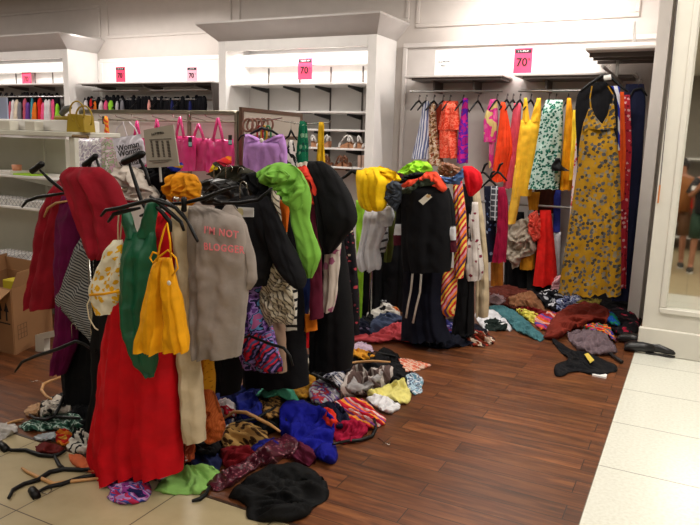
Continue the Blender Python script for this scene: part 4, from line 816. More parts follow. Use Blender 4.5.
c = bay('maxi_dress', 'long mustard maxi dress with grey flowers on the face-out rail', 'dress', MUS, [(108, 589, 592), (116, 586, 595), (124, 583, 602), (130, 582, 614)], [(104, 610, 614), (114, 608, 615), (128, 600, 616)],
    [(124, 583, 612), (140, 580, 617), (170, 577, 620), (210, 571, 621), (255, 564, 621), (294, 558, 621)], Y=6.1, th=.09, nf=4, amp=.03)
for pts in (((591, 110), (590, 98), (592, 86)), ((612, 106), (614, 96), (608, 86))):
    MB().tube([at(p, r, 6.1) for p, r in pts], .006, 6).build('strap', MUS, c)
hanger('large black hanger with a white size ring carrying the mustard floral dress', [[(580, 92), (590, 84), (602, 76), (609, 75), (618, 84), (628, 92)]], 6.2, .014, hk=(605, 74))
c = tag(MB().tube([at(604, 78, 6.1), at(611, 77, 6.1)], .022, 12).build('size_ring', WHITE), 'white size marker ring on the face-out hanger', 'size marker')
hanger('black hanger last on the face-out rail near the side wall', [[(628, 100), (634, 90), (642, 88), (647, 96)]], 6.9, .012, hk=(638, 88))
# lower rail
Yl = 7.15
G_('blouse', 'beige blouse with long sleeves slumped on the low rail', 'blouse', mat('stone_beige', cols=((176, 164, 148),)), [], [U([(507, 224), (516, 221), (528, 217), (534, 224), (533, 234), (537, 250), (530, 256), (521, 258), (519, 266), (512, 270), (511, 261), (505, 258), (506, 240)], Yl, th=.10, amp=.03, drape=True)])
bay('shorts', 'mustard shorts below the beige blouse', 'shorts', mat('honey', cols=((1, 1, 1),)), [(246, 520, 536), (269, 520, 534)], Y=7.25)
G_('top', 'coral pink top rumpled between the beige blouse and red trousers', 'top', mat('coral_pink', cols=((228, 90, 74),)), [], [U([(529, 214), (537, 210), (541, 222), (541, 238), (534, 242), (528, 232)], Yl-.05, th=.09, amp=.02)])
bay('trousers', 'wide scarlet trousers hanging from the low rail', 'trousers', mat('poppy', cols=((224, 34, 28),)), [(210, 540, 551), (230, 539, 553), (260, 536, 556), (285, 533, 558)], Y=Yl, nf=3)
bay('dress', 'cobalt blue dress right of the scarlet trousers', 'dress', mat('cobalt', cols=((50, 60, 150),)), [(190, 554, 561), (232, 553, 560)], Y=7.3)
bay('trousers', 'white trousers showing between red trousers and lace dress', 'trousers', WHC, [(232, 553, 561), (282, 552, 559)], Y=7.3)
bay('trousers', 'black trousers at the left end of the low rail', 'trousers', BK3, [(212, 506, 524), (292, 504, 528)], Y=7.38)
bay('trousers', 'charcoal trousers behind the scarlet trousers on the low rail', 'trousers', mat('charcoal', cols=((1, 1, 1),)), [(215, 528, 552), (292, 527, 552)], Y=7.38)
G_('scarf', 'pale pink scarf bunched at the hem of the scarlet trousers', 'scarf', mat('ice_pink', cols=((224, 170, 176),)), [], [U([(551, 286), (556, 276), (561, 275), (560, 290), (552, 292)], 7.0, th=.05)])
# ================================================================ clothes on the floor, far to near, lower ones first
def D(name, label, cat, m, pts, h=.06, amp=.012, **k): return patch(name, label, pts, m, h, amp, cat, **k)
S_ = lambda key, c: mat(key, cols=(c,))
RBR = S_('red_brown', (84, 34, 24)); TANB = S_('tan_brown', (128, 86, 58)); TEAL = S_('dusty_teal', (62, 106, 112)); RUST2 = S_('brick_rust', (112, 38, 26))
BWP = mat('bw_leaf_print', 'floral', ((18, 18, 24), (206, 206, 212)), p=.07, thr=.34); BWC = mat('blue_white_check', 'splotch', ((40, 48, 90), (150, 160, 190), (60, 70, 120), (200, 205, 215)), p=.04)
# bay floor
D('coat', 'black coat spread on the floor under the mustard floral dress', 'coat', BLKF, [(556, 292), (600, 290), (640, 294), (642, 322), (634, 334), (610, 326), (580, 306)], .10)
D('trousers', 'black trousers on the bay floor left of the mustard floral dress', 'trousers', BLK2, [(500, 292), (540, 288), (565, 290), (568, 300), (530, 302), (504, 300)], .08)
D('jumper', 'dark red-brown jumper heaped below the ochre skirt', 'jumper', RBR, [(483, 289), (500, 284), (528, 290), (546, 300), (544, 312), (520, 310), (500, 308), (486, 302)], .12, .02)
D('scarf', 'small grey pink scarf at the left edge of the bay heap', 'scarf', S_('dusty_mauve', (120, 98, 100)), [(486, 292), (498, 294), (508, 300), (500, 306), (488, 302)], .08)
D('jumper', 'tan brown jumper rumpled on the bay heap', 'jumper', TANB, [(508, 298), (518, 293), (532, 292), (540, 298), (545, 308), (548, 314), (536, 312), (520, 306), (510, 306)], .11, .02)
D('dress', 'black dress with white leaf print left of the mustard floral hem', 'dress', BWP, [(536, 294), (550, 288), (564, 287), (570, 294), (564, 304), (556, 313), (546, 306)], .11, .016)
D('dress', 'blue and white checked dress crumpled below the floral hem', 'dress', BWC, [(556, 300), (568, 294), (580, 296), (584, 304), (574, 310), (562, 312), (556, 308)], .07, .014)
D('top', 'olive yellow top peeping out below the mustard floral hem', 'top', S_('olive_yellow', (128, 112, 44)), [(576, 302), (590, 298), (602, 300), (598, 308), (584, 309)], .05)
D('skirt', 'dark red skirt in the middle of the bay heap', 'skirt', S_('dark_red_cloth', (110, 16, 20)), [(516, 308), (530, 306), (548, 312), (556, 318), (540, 318), (524, 314)], .08)
D('scarf', 'sheer lemon scarf between the teal scarf and striped dress', 'scarf', mat('lemon_sheer', 'splotch', ((196, 180, 60), (210, 200, 96), (170, 160, 60)), p=.06), [(516, 308), (526, 309), (538, 314), (540, 320), (534, 324), (524, 318)], .05)
D('dress', 'dress striped orange, pink and violet beside the brick red cloth', 'dress', mat('candy_stripe', 'stripe', ((200, 96, 30), (190, 60, 90), (90, 70, 140), (160, 30, 40), (200, 150, 140)), p=.2, ang=.9), [(536, 316), (548, 311), (560, 312), (556, 322), (550, 330), (540, 330), (534, 323)], .05)
D('scarf', 'long dusty teal scarf trailing onto the wooden floor', 'scarf', TEAL, [(488, 306), (500, 305), (512, 309), (522, 316), (532, 326), (540, 332), (547, 338), (540, 342), (528, 336), (516, 331), (508, 322), (496, 316)], .07, .014)
D('coat', 'black coat with red flowers beside the pier baseboard', 'coat', mat('black_red_floral', 'floral', ((20, 16, 22), (150, 24, 50), (180, 60, 80)), p=.07, thr=.3), [(600, 312), (620, 306), (638, 314), (640, 330), (628, 340), (612, 332), (600, 322)], .12, .016)
D('scarf', 'emerald and blue scarf between the rust cloth and black floral coat', 'scarf', mat('emerald_blue', 'stripe', ((10, 110, 90), (20, 80, 160)), p=.12, ang=.8), [(604, 310), (612, 312), (620, 321), (620, 327), (610, 324), (603, 318)], .12)
D('cloth', 'large brick red cloth crumpled right of the striped dress', 'cloth', RUST2, [(543, 338), (548, 326), (556, 314), (568, 306), (584, 301), (600, 304), (610, 312), (610, 320), (596, 322), (580, 326), (568, 330), (562, 338), (552, 340)], .16, .02)
D('scarf', 'rainbow zigzag scarf over the mauve cloth', 'scarf', mat('rainbow_zig', 'zig', ((200, 30, 40), (220, 140, 40), (60, 60, 150), (210, 60, 110), (40, 120, 90)), p=.09, ang=1.2, warp=.3), [(584, 325), (596, 322), (608, 325), (614, 334), (617, 343), (610, 338), (600, 332), (588, 330)], .10, .012)
D('jumper', 'mauve grey jumper lying in front of the brick red cloth', 'jumper', S_('mauve_grey', (104, 88, 94)), [(567, 332), (578, 328), (592, 330), (606, 334), (615, 344), (618, 352), (606, 355), (592, 355), (578, 351), (570, 342)], .10, .016)
c = D('top', 'black top with a yellow and white label on the wooden floor', 'top', BK3, [(551, 338), (560, 342), (570, 350), (582, 352), (594, 356), (604, 360), (617, 366), (618, 371), (608, 374), (598, 376), (582, 372), (572, 370), (563, 377), (554, 376), (555, 364), (566, 361), (573, 360), (562, 354)], .04, .010)
fp = [floor_pt(p, r, HM) for p, r in ((584, 356), (588, 355), (594, 362), (590, 365))]
MB().prism([p+[0, 0, .012] for p in fp], (0, 0, .004)).build('swing_tag', plain('tag_yellow', (206, 180, 70), .6), c)
MB().prism([atz(592, 376), atz(593, 372), atz(607, 376), atz(606, 379)], (0, 0, .012)).build('white_label', WHITE, c)
# boots by the pier
def loft(mb, a, b, st, n=16):
    """flat-bottomed body from a to b; st = (t, half width, height, lift)"""
    a = np.array(a, float); d = np.array(b, float)-a; u = np.array([-d[1], d[0], 0])/np.linalg.norm(d[:2]); V = []
    for t, w, h_, l_ in st:
        for q in np.arange(n)*2*PI/n: V.append(a+d*t+u*(w*math.cos(q))+np.array([0, 0, l_+h_*(.5+.5*math.sin(q))*(1 if math.sin(q) > 0 else .9)]))
    m = len(st); Fc = [(i*n+k, i*n+(k+1) % n, i*n+n+(k+1) % n, i*n+n+k) for i in range(m-1) for k in range(n)]
    return mb.add(V, Fc+[tuple(range(n-1, -1, -1)), tuple(range((m-1)*n, m*n))])
LEA = plain('black_leather', (20, 19, 20), .38)
def boot(label, heel, toe, shaft, z0=0.):
    t = empty('ankle_boot', tuple((heel+toe)/2*[1, 1, 0]), label, 'boot'); mb = MB()
    loft(mb, heel, toe, ((0, .028, .05, .016+z0), (.12, .04, .075, .016+z0), (.4, .042, .085, .016+z0), (.65, .052, .065, .016+z0), (.88, .05, .05, .016+z0), (.97, .036, .038, .016+z0), (1, .012, .02, .02+z0)))
    loft(mb, heel+(toe-heel)*.25, shaft, ((0, .045, .08, .01+z0), (.4, .05, .085, .008+z0), (.8, .058, .075, .006), (1, .060, .05, .004)))
    mb.build('upper', LEA, t, smooth=True)
    mb = MB(); loft(mb, heel-(toe-heel)*.02, heel+(toe-heel)*1.02, ((0, .03, .02, z0), (.15, .04, .022, z0), (.4, .036, .022, z0), (.7, .056, .022, z0), (.92, .048, .022, z0), (1, .014, .022, z0))); mb.build('sole', plain('black_rubber', (14, 14, 14), .5), t, smooth=True); return t
boot('black ankle boot lying behind between mauve jumper and pier', atz(636, 345), atz(655, 350), atz(619, 341))
b2 = boot('black round-toed boot resting on the white tiles by the pier', atz(646, 353), atz(676, 357), atz(624, 350))
MB().box(*[v for p in zip(atz(650, 352)-.014, atz(650, 352)+.014) for v in p][:4], .085, .12, .006).build('pull_tab', plain('cream_lining', (196, 186, 160), .7), b2)
tag(MB().tube([atz(608, 352, .02), atz(616, 358, .02), atz(622, 362, .015)], .014, 8).build('leather_belt', plain('black_leather', (0, 0, 0))), 'black belt end poking from under the mauve jumper', 'belt')
# below the rear rack
D('trousers', 'white cropped trousers spilling right of the cream trousers', 'trousers', WHC, [(474, 314), (484, 309), (494, 310), (504, 318), (512, 328), (510, 332), (502, 328), (492, 321), (486, 324), (488, 332), (480, 326)], .05, .012)
D('jumper', 'dark green jumper under the white cropped trousers', 'jumper', S_('pine', (22, 34, 30)), [(484, 320), (496, 318), (508, 324), (506, 330), (494, 331), (486, 330)], .04)
D('trousers', 'deep navy trousers piled on the floor under the black top', 'trousers', mat('deep_navy', cols=((1, 1, 1),)), [(408, 330), (430, 322), (452, 318), (472, 322), (488, 330), (484, 342), (466, 346), (444, 349), (424, 346), (412, 340)], .12, .02)
D('scarf', 'blue scarf with white flowers on the navy pile', 'scarf', mat('blue_white_floral', 'floral', ((34, 40, 110), (170, 160, 200), (120, 40, 70)), p=.05, thr=.36), [(432, 318), (440, 316), (452, 322), (458, 330), (450, 334), (440, 328)], .08, .012)
D('scarf', 'tangle of brown, white and red strappy sandals and scarf on the floor', 'scarf', mat('tangle', 'zig', ((120, 56, 34), (200, 180, 160), (60, 30, 26), (160, 50, 36)), p=.10, ang=1., warp=.4), [(466, 336), (474, 330), (484, 331), (494, 337), (495, 343), (484, 347), (470, 345)], .05, .02)
D('trousers', 'black trousers heaped beneath the white shirt', 'trousers', BK3, [(344, 322), (360, 312), (384, 308), (404, 318), (398, 332), (370, 336), (348, 334)], .12)
D('blouse', 'navy printed blouse at the front of the middle heap', 'blouse', mat('navy_small_print', 'floral', ((24, 28, 48), (120, 110, 140), (60, 70, 110)), p=.05, thr=.25), [(346, 318), (356, 314), (366, 320), (376, 330), (372, 338), (356, 338), (348, 334)], .10, .016)
D('scarf', 'orange and red floral scarf at the top of the middle heap', 'scarf', mat('orange_red_floral', 'splotch', ((180, 40, 26), (222, 120, 40), (220, 190, 140), (120, 20, 24)), p=.035), [(378, 308), (382, 298), (392, 292), (402, 290), (404, 304), (402, 314), (392, 316), (384, 314)], .20, .02)
D('top', 'white and black top folded below the orange red scarf', 'top', mat('white_black_block', 'splotch', ((215, 210, 204), (222, 216, 208), (18, 18, 20), (18, 18, 20)), p=.22), [(366, 318), (366, 308), (376, 300), (388, 302), (400, 312), (400, 320), (388, 318), (376, 316)], .14, .014)
D('paper_bag', 'white crumpled paper bag on top of the middle heap', 'bag', S_('paper_white', (200, 202, 208)), [(373, 298), (377, 291), (386, 289), (392, 292), (390, 300), (382, 303), (375, 302)], .09, .010)
D('jumper', 'slate blue jumper folded on the middle heap', 'jumper', S_('slate_blue', (64, 74, 100)), [(368, 330), (372, 320), (380, 313), (392, 313), (404, 316), (410, 320), (398, 322), (388, 328), (380, 334), (372, 335)], .12, .014)
D('t_shirt', 'teal blue T-shirt peeping from under the salmon jumper', 'T-shirt', S_('lagoon_blue', (10, 112, 146)), [(404, 322), (412, 323), (420, 329), (423, 338), (416, 344), (408, 338)], .07, .014)
D('jumper', 'salmon pink jumper stretched along the floor below the slate jumper', 'jumper', S_('salmon', (206, 84, 92)), [(344, 334), (356, 338), (372, 334), (384, 328), (394, 323), (404, 321), (412, 326), (416, 336), (414, 342), (404, 341), (392, 339), (380, 343), (368, 342), (352, 341)], .09, .014)
D('top', 'lilac top peeping out left of the navy printed blouse', 'top', S_('lilac_light', (176, 140, 190)), [(339, 318), (346, 314), (352, 320), (352, 330), (346, 334), (340, 328)], .10)
# big heap at the foot of the nearest rack: base layers
D('coat', 'black coat at the bottom of the big heap beside the oat trousers', 'coat', BLKF, [(196, 420), (230, 392), (290, 366), (330, 360), (350, 380), (330, 410), (280, 430), (230, 450), (204, 452)], .20, .02)
D('jumper', 'midnight navy jumper at the back of the big heap', 'jumper', S_('midnight', (24, 32, 84)), [(212, 398), (228, 386), (256, 384), (266, 400), (262, 418), (240, 424), (218, 420)], .14, .02)
D('coat', 'black coat at the far end of the big heap', 'coat', BLK2, [(300, 356), (330, 350), (366, 352), (392, 360), (410, 378), (400, 392), (370, 392), (336, 388), (308, 380)], .12, .02)
D('skirt', 'black skirt rising to a peak at the far end of the big heap', 'skirt', BLKF, [(374, 356), (384, 346), (394, 352), (406, 362), (412, 378), (410, 388), (398, 392), (388, 380), (376, 366)], .10, .012)
D('top', 'pale lilac top just behind the peaked black skirt', 'top', S_('lilac_pale', (196, 172, 192)), [(350, 345), (362, 341), (372, 346), (374, 352), (362, 353), (352, 351)], .05)
D('jumper', 'amber jumper beside the pale lilac top', 'jumper', S_('amber_knit', (196, 134, 36)), [(348, 350), (358, 348), (370, 351), (376, 356), (368, 360), (352, 358)], .06)
D('scarf', 'peach and white striped scarf pointing right of the peaked skirt', 'scarf', mat('peach_print', 'splotch', ((206, 108, 84), (220, 190, 170), (214, 120, 92)), p=.04), [(398, 358), (410, 359), (424, 362), (432, 365), (426, 368), (416, 371), (406, 371), (402, 366)], .03, .008)
D('scarf', 'pale blue patterned scarf right of the lemon top', 'scarf', mat('pale_blue_print', 'splotch', ((110, 150, 170), (200, 204, 208), (60, 80, 110), (170, 196, 210)), p=.045), [(406, 374), (416, 373), (424, 380), (422, 386), (422, 393), (414, 395), (408, 390)], .04, .012)
D('trousers', 'mustard ribbed trousers in the middle of the big heap', 'trousers', mat('mustard_rib', 'splotch', ((160, 110, 26), (180, 130, 40)), p=.02), [(290, 378), (302, 372), (314, 374), (318, 388), (308, 400), (296, 398), (288, 390)], .12, .016)
D('top', 'cream grey sock-like top below the red shorts', 'top', S_('putty', (160, 152, 136)), [(291, 352), (298, 352), (308, 358), (314, 366), (310, 368), (300, 364), (292, 358)], .12)
WPR = mat('white_violet_print', 'splotch', ((186, 190, 204), (206, 204, 208), (110, 90, 150), (196, 60, 70), (196, 198, 208)), p=.07)
D('blouse', 'white blouse with violet print in the middle of the big heap', 'blouse', WPR, [(308, 392), (314, 382), (326, 376), (340, 380), (346, 390), (350, 400), (338, 402), (324, 406), (312, 402)], .14, .016)
D('scarf', 'white and navy print scarf left of the zebra-lined jacket', 'scarf', mat('navy_white_print', 'splotch', ((30, 34, 66), (190, 190, 200), (30, 34, 66), (206, 200, 200)), p=.05), [(322, 378), (334, 368), (344, 372), (350, 382), (342, 390), (332, 386)], .14, .016)
D('jacket', 'grey jacket with brown and white striped trim on the heap', 'jacket', mat('brown_trim', 'stripe', ((84, 66, 62), (84, 66, 62), (176, 166, 160)), p=.06, ang=.3), [(340, 388), (346, 374), (354, 364), (360, 364), (366, 374), (376, 368), (388, 364), (394, 368), (392, 378), (384, 388), (370, 394), (354, 396), (344, 394)], .15, .022)
D('t_shirt', 'pale grey T-shirt folded inside the striped trim jacket', 'T-shirt', S_('pale_grey_cloth', (150, 146, 146)), [(346, 388), (354, 376), (360, 386), (372, 378), (384, 370), (380, 380), (368, 389), (354, 392)], .05, .008)
D('top', 'pale lemon top spread right of the striped trim jacket', 'top', S_('pale_lemon', (214, 204, 120)), [(366, 392), (378, 388), (392, 382), (404, 378), (408, 388), (412, 396), (408, 404), (398, 402), (386, 398), (374, 398)], .09, .014)
D('top', 'white padded top below the pale lemon top', 'top', S_('bright_white', (214, 212, 214)), [(366, 398), (376, 394), (388, 398), (400, 404), (400, 409), (390, 414), (380, 410), (372, 404)], .06, .010)
STR3 = mat('hot_stripe', 'zig', ((196, 30, 40), (230, 150, 60), (120, 60, 130), (222, 90, 60), (224, 196, 190), (170, 20, 50)), p=.09, ang=1.2, warp=.12)
D('dress', 'dress in hot red, orange and mauve stripes at the heap front', 'dress', STR3, [(334, 402), (346, 397), (360, 398), (370, 404), (376, 412), (386, 418), (386, 424), (376, 428), (362, 430), (352, 428), (344, 420), (338, 412)], .09, .014)
D('t_shirt', 'navy T-shirt between the printed blouse and hot striped dress', 'T-shirt', S_('navy_deep', (20, 22, 46)), [(316, 408), (324, 402), (338, 402), (346, 410), (352, 422), (344, 430), (330, 428), (320, 420)], .10, .014)
D('jumper', 'raspberry red jumper below the hot striped dress', 'jumper', S_('raspberry', (150, 12, 50)), [(330, 426), (342, 420), (354, 420), (366, 424), (368, 432), (358, 440), (344, 444), (334, 440)], .07, .014)
D('top', 'orange-red top between the royal blue cloth and navy T-shirt', 'top', S_('vermilion', (214, 50, 30)), [(318, 412), (326, 408), (334, 412), (338, 422), (332, 428), (322, 424), (317, 418)], .09, .012)
LEO = mat('leopard_print', 'leopard', ((24, 18, 14), (60, 40, 20), (150, 112, 62)), p=.022)
D('scarf', 'dark leopard scarf under the mint cloth', 'scarf', LEO, [(254, 400), (266, 394), (282, 396), (290, 404), (284, 416), (268, 420), (256, 414)], .13, .016)
D('cloth', 'mint green cloth folded over the top of the big heap', 'cloth', S_('mint', (70, 150, 122)), [(255, 395), (264, 386), (276, 374), (284, 372), (290, 380), (296, 394), (300, 404), (292, 403), (284, 396), (268, 396), (260, 398)], .13, .010)
D('scarf', 'white and red edged scarf left of the leopard blouse', 'scarf', mat('white_red', 'splotch', ((180, 170, 170), (190, 180, 180), (170, 30, 50)), p=.07), [(216, 402), (226, 398), (236, 404), (236, 416), (226, 418), (218, 412)], .13)
D('jumper', 'ultramarine jumper peeping below the midnight navy one', 'jumper', S_('ultramarine', (26, 36, 130)), [(236, 396), (252, 390), (262, 404), (262, 420), (246, 424), (238, 412)], .13, .014)
D('t_shirt', 'blue and white T-shirt hem under the left of the leopard blouse', 'T-shirt', mat('blue_white_bar', 'stripe', ((60, 70, 110), (200, 200, 208)), p=.09), [(218, 430), (226, 420), (234, 418), (232, 430), (224, 440), (218, 440)], .12)
D('blouse', 'leopard print blouse in front of the white and red scarf', 'blouse', mat('leopard_tan', 'leopard', ((22, 16, 12), (70, 46, 22), (176, 138, 80)), p=.026), [(220, 436), (226, 426), (238, 420), (254, 424), (268, 430), (268, 442), (254, 446), (238, 450), (224, 448)], .12, .014)
D('t_shirt', 'royal blue T-shirt sleeve between the leopard blouse and sequins', 'T-shirt', S_('royal_dark', (22, 26, 112)), [(250, 448), (262, 440), (274, 438), (284, 446), (276, 458), (262, 460), (252, 456)], .09)
D('cloth', 'large royal blue cloth sweeping down the front of the heap', 'cloth', S_('royal_blue', (16, 20, 130)), [(279, 408), (286, 402), (298, 400), (312, 404), (326, 408), (334, 418), (335, 430), (332, 440), (338, 452), (336, 464), (328, 464), (316, 458), (302, 452), (290, 440), (280, 426)], .15, .020)
D('jumper', 'dark red jumper left of the sequinned scarf', 'jumper', S_('garnet', (104, 10, 20)), [(220, 450), (232, 446), (248, 446), (256, 452), (250, 464), (236, 470), (224, 466), (219, 458)], .12, .016)
D('jumper', 'wine purple jumper tucked right of the sequinned scarf', 'jumper', S_('wine_purple', (84, 20, 44)), [(288, 446), (300, 442), (312, 448), (316, 458), (310, 466), (298, 464), (290, 456)], .09, .014)
D('trousers', 'navy trousers above the lime folded cloth', 'trousers', S_('navy_trouser', (22, 28, 64)), [(184, 462), (192, 450), (204, 446), (216, 450), (222, 460), (219, 472), (206, 472), (192, 470)], .10, .012)
D('top', 'black top at the left foot of the oat trousers', 'top', BLKF, [(190, 448), (200, 440), (214, 436), (222, 446), (216, 454), (200, 456)], .13)
D('top', 'rust orange top at the hem of the scarlet skirt', 'top', S_('rust_orange', (180, 84, 48)), [(182, 440), (190, 436), (196, 444), (194, 458), (184, 466), (180, 454)], .08)
c = D('t_shirt', 'lime green folded T-shirt on the beige tiles', 'T-shirt', S_('leaf_lime', (132, 178, 92)), [(154, 491), (160, 482), (172, 474), (186, 465), (206, 464), (216, 468), (220, 473), (212, 484), (200, 494), (186, 495), (168, 494)], .035, .008)
SEQ = mat('burgundy_sequins', 'floral', ((70, 12, 30), (170, 110, 118), (120, 40, 60)), p=.016, thr=.3, rough=.4)
D('coat', 'large black coat spread at the very front of the heap', 'coat', mat('coat_black', cols=((14, 14, 15),)), [(228, 498), (236, 486), (252, 474), (272, 464), (292, 462), (310, 468), (326, 480), (329, 492), (327, 502), (314, 506), (308, 516), (294, 522), (276, 522), (256, 522), (246, 518), (248, 506), (238, 500)], .10, .016)
D('scarf', 'burgundy sequinned scarf lying diagonally over the black coat', 'scarf', SEQ, [(206, 484), (214, 476), (228, 468), (244, 460), (260, 448), (274, 438), (286, 434), (298, 440), (296, 452), (284, 456), (270, 462), (254, 468), (242, 478), (228, 488), (216, 492)], .08, .012)
D('top', 'purple, pink and blue printed top on the beige tiles', 'top', mat('violet_mix_print', 'splotch', ((30, 30, 76), (150, 60, 140), (190, 150, 200), (70, 80, 160), (180, 40, 80), (170, 130, 190)), p=.06), [(102, 482), (112, 476), (122, 466), (130, 466), (136, 478), (148, 480), (152, 490), (148, 500), (134, 504), (118, 504), (106, 498), (112, 490)], .06, .014)
# left end
D('trousers', 'black trousers pooled on the floor beside the chrome pole', 'trousers', BLKF, [(66, 408), (90, 402), (112, 410), (116, 440), (100, 456), (84, 446), (70, 430)], .10, .02)
D('blouse', 'dark green and white leaf blouse on the floor at the left', 'blouse', mat('forest_print', 'splotch', ((20, 50, 40), (60, 100, 84), (170, 190, 180), (24, 60, 46)), p=.04), [(18, 426), (30, 420), (48, 416), (66, 412), (80, 416), (84, 426), (74, 431), (56, 430), (38, 430), (24, 431)], .06, .012)
D('blouse', 'white blouse with black marks behind the leaf blouse', 'blouse', mat('white_black_marks', 'splotch', ((196, 186, 174), (206, 198, 186), (30, 30, 32), (190, 180, 168)), p=.09), [(36, 412), (42, 402), (54, 396), (66, 390), (72, 398), (72, 410), (62, 414), (48, 416), (40, 417)], .09, .014)
D('scarf', 'small tan scarf left of the white blouse', 'scarf', S_('tan_scarf', (176, 140, 106)), [(24, 412), (30, 405), (40, 403), (40, 412), (32, 416), (26, 416)], .04)
D('t_shirt', 'white T-shirt on the floor at the left picture edge', 'T-shirt', S_('off_white_cloth', (176, 172, 168)), [(-14, 426), (-4, 423), (8, 423), (18, 426), (17, 432), (8, 436), (0, 441), (-12, 442)], .05, .010)
D('jumper', 'orange and red jumper by the chrome pole foot', 'jumper', mat('orange_red_mix', 'splotch', ((190, 110, 30), (160, 30, 20), (196, 150, 60)), p=.09), [(54, 434), (58, 430), (66, 428), (72, 434), (72, 444), (62, 446), (56, 442)], .07, .012)
D('scarf', 'white scarf with black scrawls by the chrome pole foot', 'scarf', mat('scrawl', 'zig', ((200, 196, 186), (24, 24, 26), (200, 196, 186)), p=.06, warp=.4), [(70, 438), (76, 430), (84, 428), (92, 436), (92, 448), (84, 454), (72, 452), (66, 446)], .06, .012)
D('top', 'small dark red top left of the orange and red jumper', 'top', S_('oxblood', (92, 22, 20)), [(35, 446), (44, 443), (56, 444), (65, 449), (60, 454), (48, 454), (37, 453)], .03, .008)
D('pouch', 'grey blue leather pouch beside the leaf blouse', 'pouch', mat('grey_blue', cols=((126, 132, 136),), rough=.4), [(33, 437), (44, 433), (55, 432), (56, 438), (46, 441), (36, 440)], .03, .003)
D('t_shirt', 'burnt orange T-shirt lying flat below the scrawl scarf', 'T-shirt', S_('burnt_orange', (190, 96, 58)), [(68, 454), (80, 455), (90, 462), (104, 468), (100, 474), (84, 471), (72, 464)], .03, .008)
# hangers on the floor
def fh(label, arms, m=None, r=.007, clip=None, hk=None, z=.010):
    mb = MB()
    for a_ in arms:
        P = [np.array(floor_pt(p[0], p[1], HM))+[0, 0, z] for p in a_]; Q = []
        for i in range(len(P)-1): Q += [P[i], (P[i]+P[i+1])/2]
        Q.append(P[-1]); n = len(Q); mb.tube(Q, [r*.8*(.8+.5*math.sin(PI*i/(n-1))) for i in range(n)], 8)
    o = tag(mb.build('clothes_hanger', m or HK, smooth=True), label, 'clothes hanger')
    if clip:
        P = [np.array(floor_pt(p[0], p[1], HM))+[0, 0, z] for p in clip]; MB().tube([P[0], (P[0]+P[1])/2, P[1]], [.018, .02, .018], 10).build('clip', m or HK, o, smooth=True)
    if hk:
        P = [np.array(floor_pt(p[0], p[1], HM))+[0, 0, z] for p in hk]; MB().tube(P, .002, 6).build('hook', CH, o, smooth=True)
    return o
fh('black hanger lying across the beige tiles at far left', [[(4, 450), (12, 452), (26, 452), (40, 457), (52, 458), (60, 456), (66, 452)], [(54, 457), (60, 468), (64, 470)]], clip=((0, 446), (7, 452)), r=.010)
fh('long curved black hanger nearest the camera on the beige tiles', [[(9, 500), (13, 492), (24, 486), (38, 482), (50, 474), (64, 471), (82, 472), (100, 470), (116, 469)]], r=.011)
fh('black hanger with a ball clip just above the tile joint', [[(36, 495), (48, 489), (62, 486), (80, 480), (96, 477), (112, 472)]], clip=((32, 492), (37, 499)), hk=((42, 495), (48, 496), (52, 492), (50, 489)), r=.010)
fh('wooden hanger lying left of the purple printed top', [[(22, 470), (28, 474), (40, 480), (54, 486), (66, 484), (84, 482), (102, 480)]], m=WOODH, r=.009)
fh('wooden hanger standing out behind the white marked blouse', [[(67, 382), (58, 386), (50, 389), (44, 392), (42, 398), (46, 404), (52, 408)]], m=WOODH, z=.05, r=.009, hk=((44, 391), (38, 388), (32, 390), (30, 387)))
fh('wooden hanger end at the left of the leaf blouse', [[(8, 425), (16, 423), (24, 421)]], m=WOODH, r=.009)
fh('black hanger lying over the leaf blouse', [[(30, 420), (36, 424), (46, 425), (54, 422), (60, 412), (64, 400), (70, 392)], [(54, 422), (66, 423), (80, 424)]], r=.010, z=.03)
fh('black hanger tip poking from under the sequinned scarf', [[(192, 503), (200, 501), (206, 496), (210, 488)]], r=.010)
fh('tan wooden hanger arched over the leopard blouse', [[(224, 424), (234, 417), (246, 418), (258, 424), (270, 430), (280, 437)]], m=WOODH, r=.010, z=.03)
fh('black hanger below the raspberry red jumper', [[(333, 446), (346, 443), (360, 442), (372, 438), (376, 430), (374, 420)]], r=.010, hk=((378, 440), (384, 444), (389, 447), (390, 443)))
fh('wooden hanger between the striped trim jacket and black coat', [[(340, 374), (356, 371), (372, 370), (390, 371)]], m=WOODH, z=.06, r=.008)
fh('black hanger across the white violet blouse', [[(302, 376), (316, 382), (332, 390), (340, 396)]], z=.04, r=.010)
fh('black hanger lying on the peaked black skirt', [[(374, 354), (384, 357), (396, 359)]], z=.02, r=.008)
fh('black hanger on the heap above the leopard blouse', [[(236, 428), (256, 424), (276, 412)]], z=.03, r=.009)
# ================================================================ left display and pink bag display
Yg = 3.45
GW = plain('gondola_white', (222, 222, 210), .5); GB = plain('gondola_back', (206, 206, 192), .6)
xr_ = at(70, 130, Yg)[0]; zt = at(40, 131, Yg)[2]
g = empty('display_shelving', (-5., Yg, 0), 'pale display shelving unit behind the cardboard box', 'shelving')
xb_ = at(66, 160, Yg+.42)[0]
MB().box(-6.6, xb_, Yg+.42, Yg+.46, 0, zt-.06).build('back_panel', GB, g)
MB().box(xr_-.02, xr_+.04, Yg, Yg+.04, 0, zt-.035, .004).build('end_post', GW, g)
MB().box(-6.6, xr_+.04, Yg-.02, Yg+.44, zt-.035, zt, .004).build('top_board', GW, g)
for y_ in (207, 268):
    z = at(20, y_, Yg)[2]; sh_ = MB().box(-6.6, xr_-.02, Yg+.0, Yg+.42, z-.02, z, .004).build('shelf', WHITE, g)
    for x in (at(40, 200, Yg+.3)[0], -5.6): MB().prism([(x, Yg+.42, z-.02), (x, Yg+.05, z-.02), (x, Yg+.42, z-.11)], (.012, 0, 0)).build('bracket', GB, sh_)
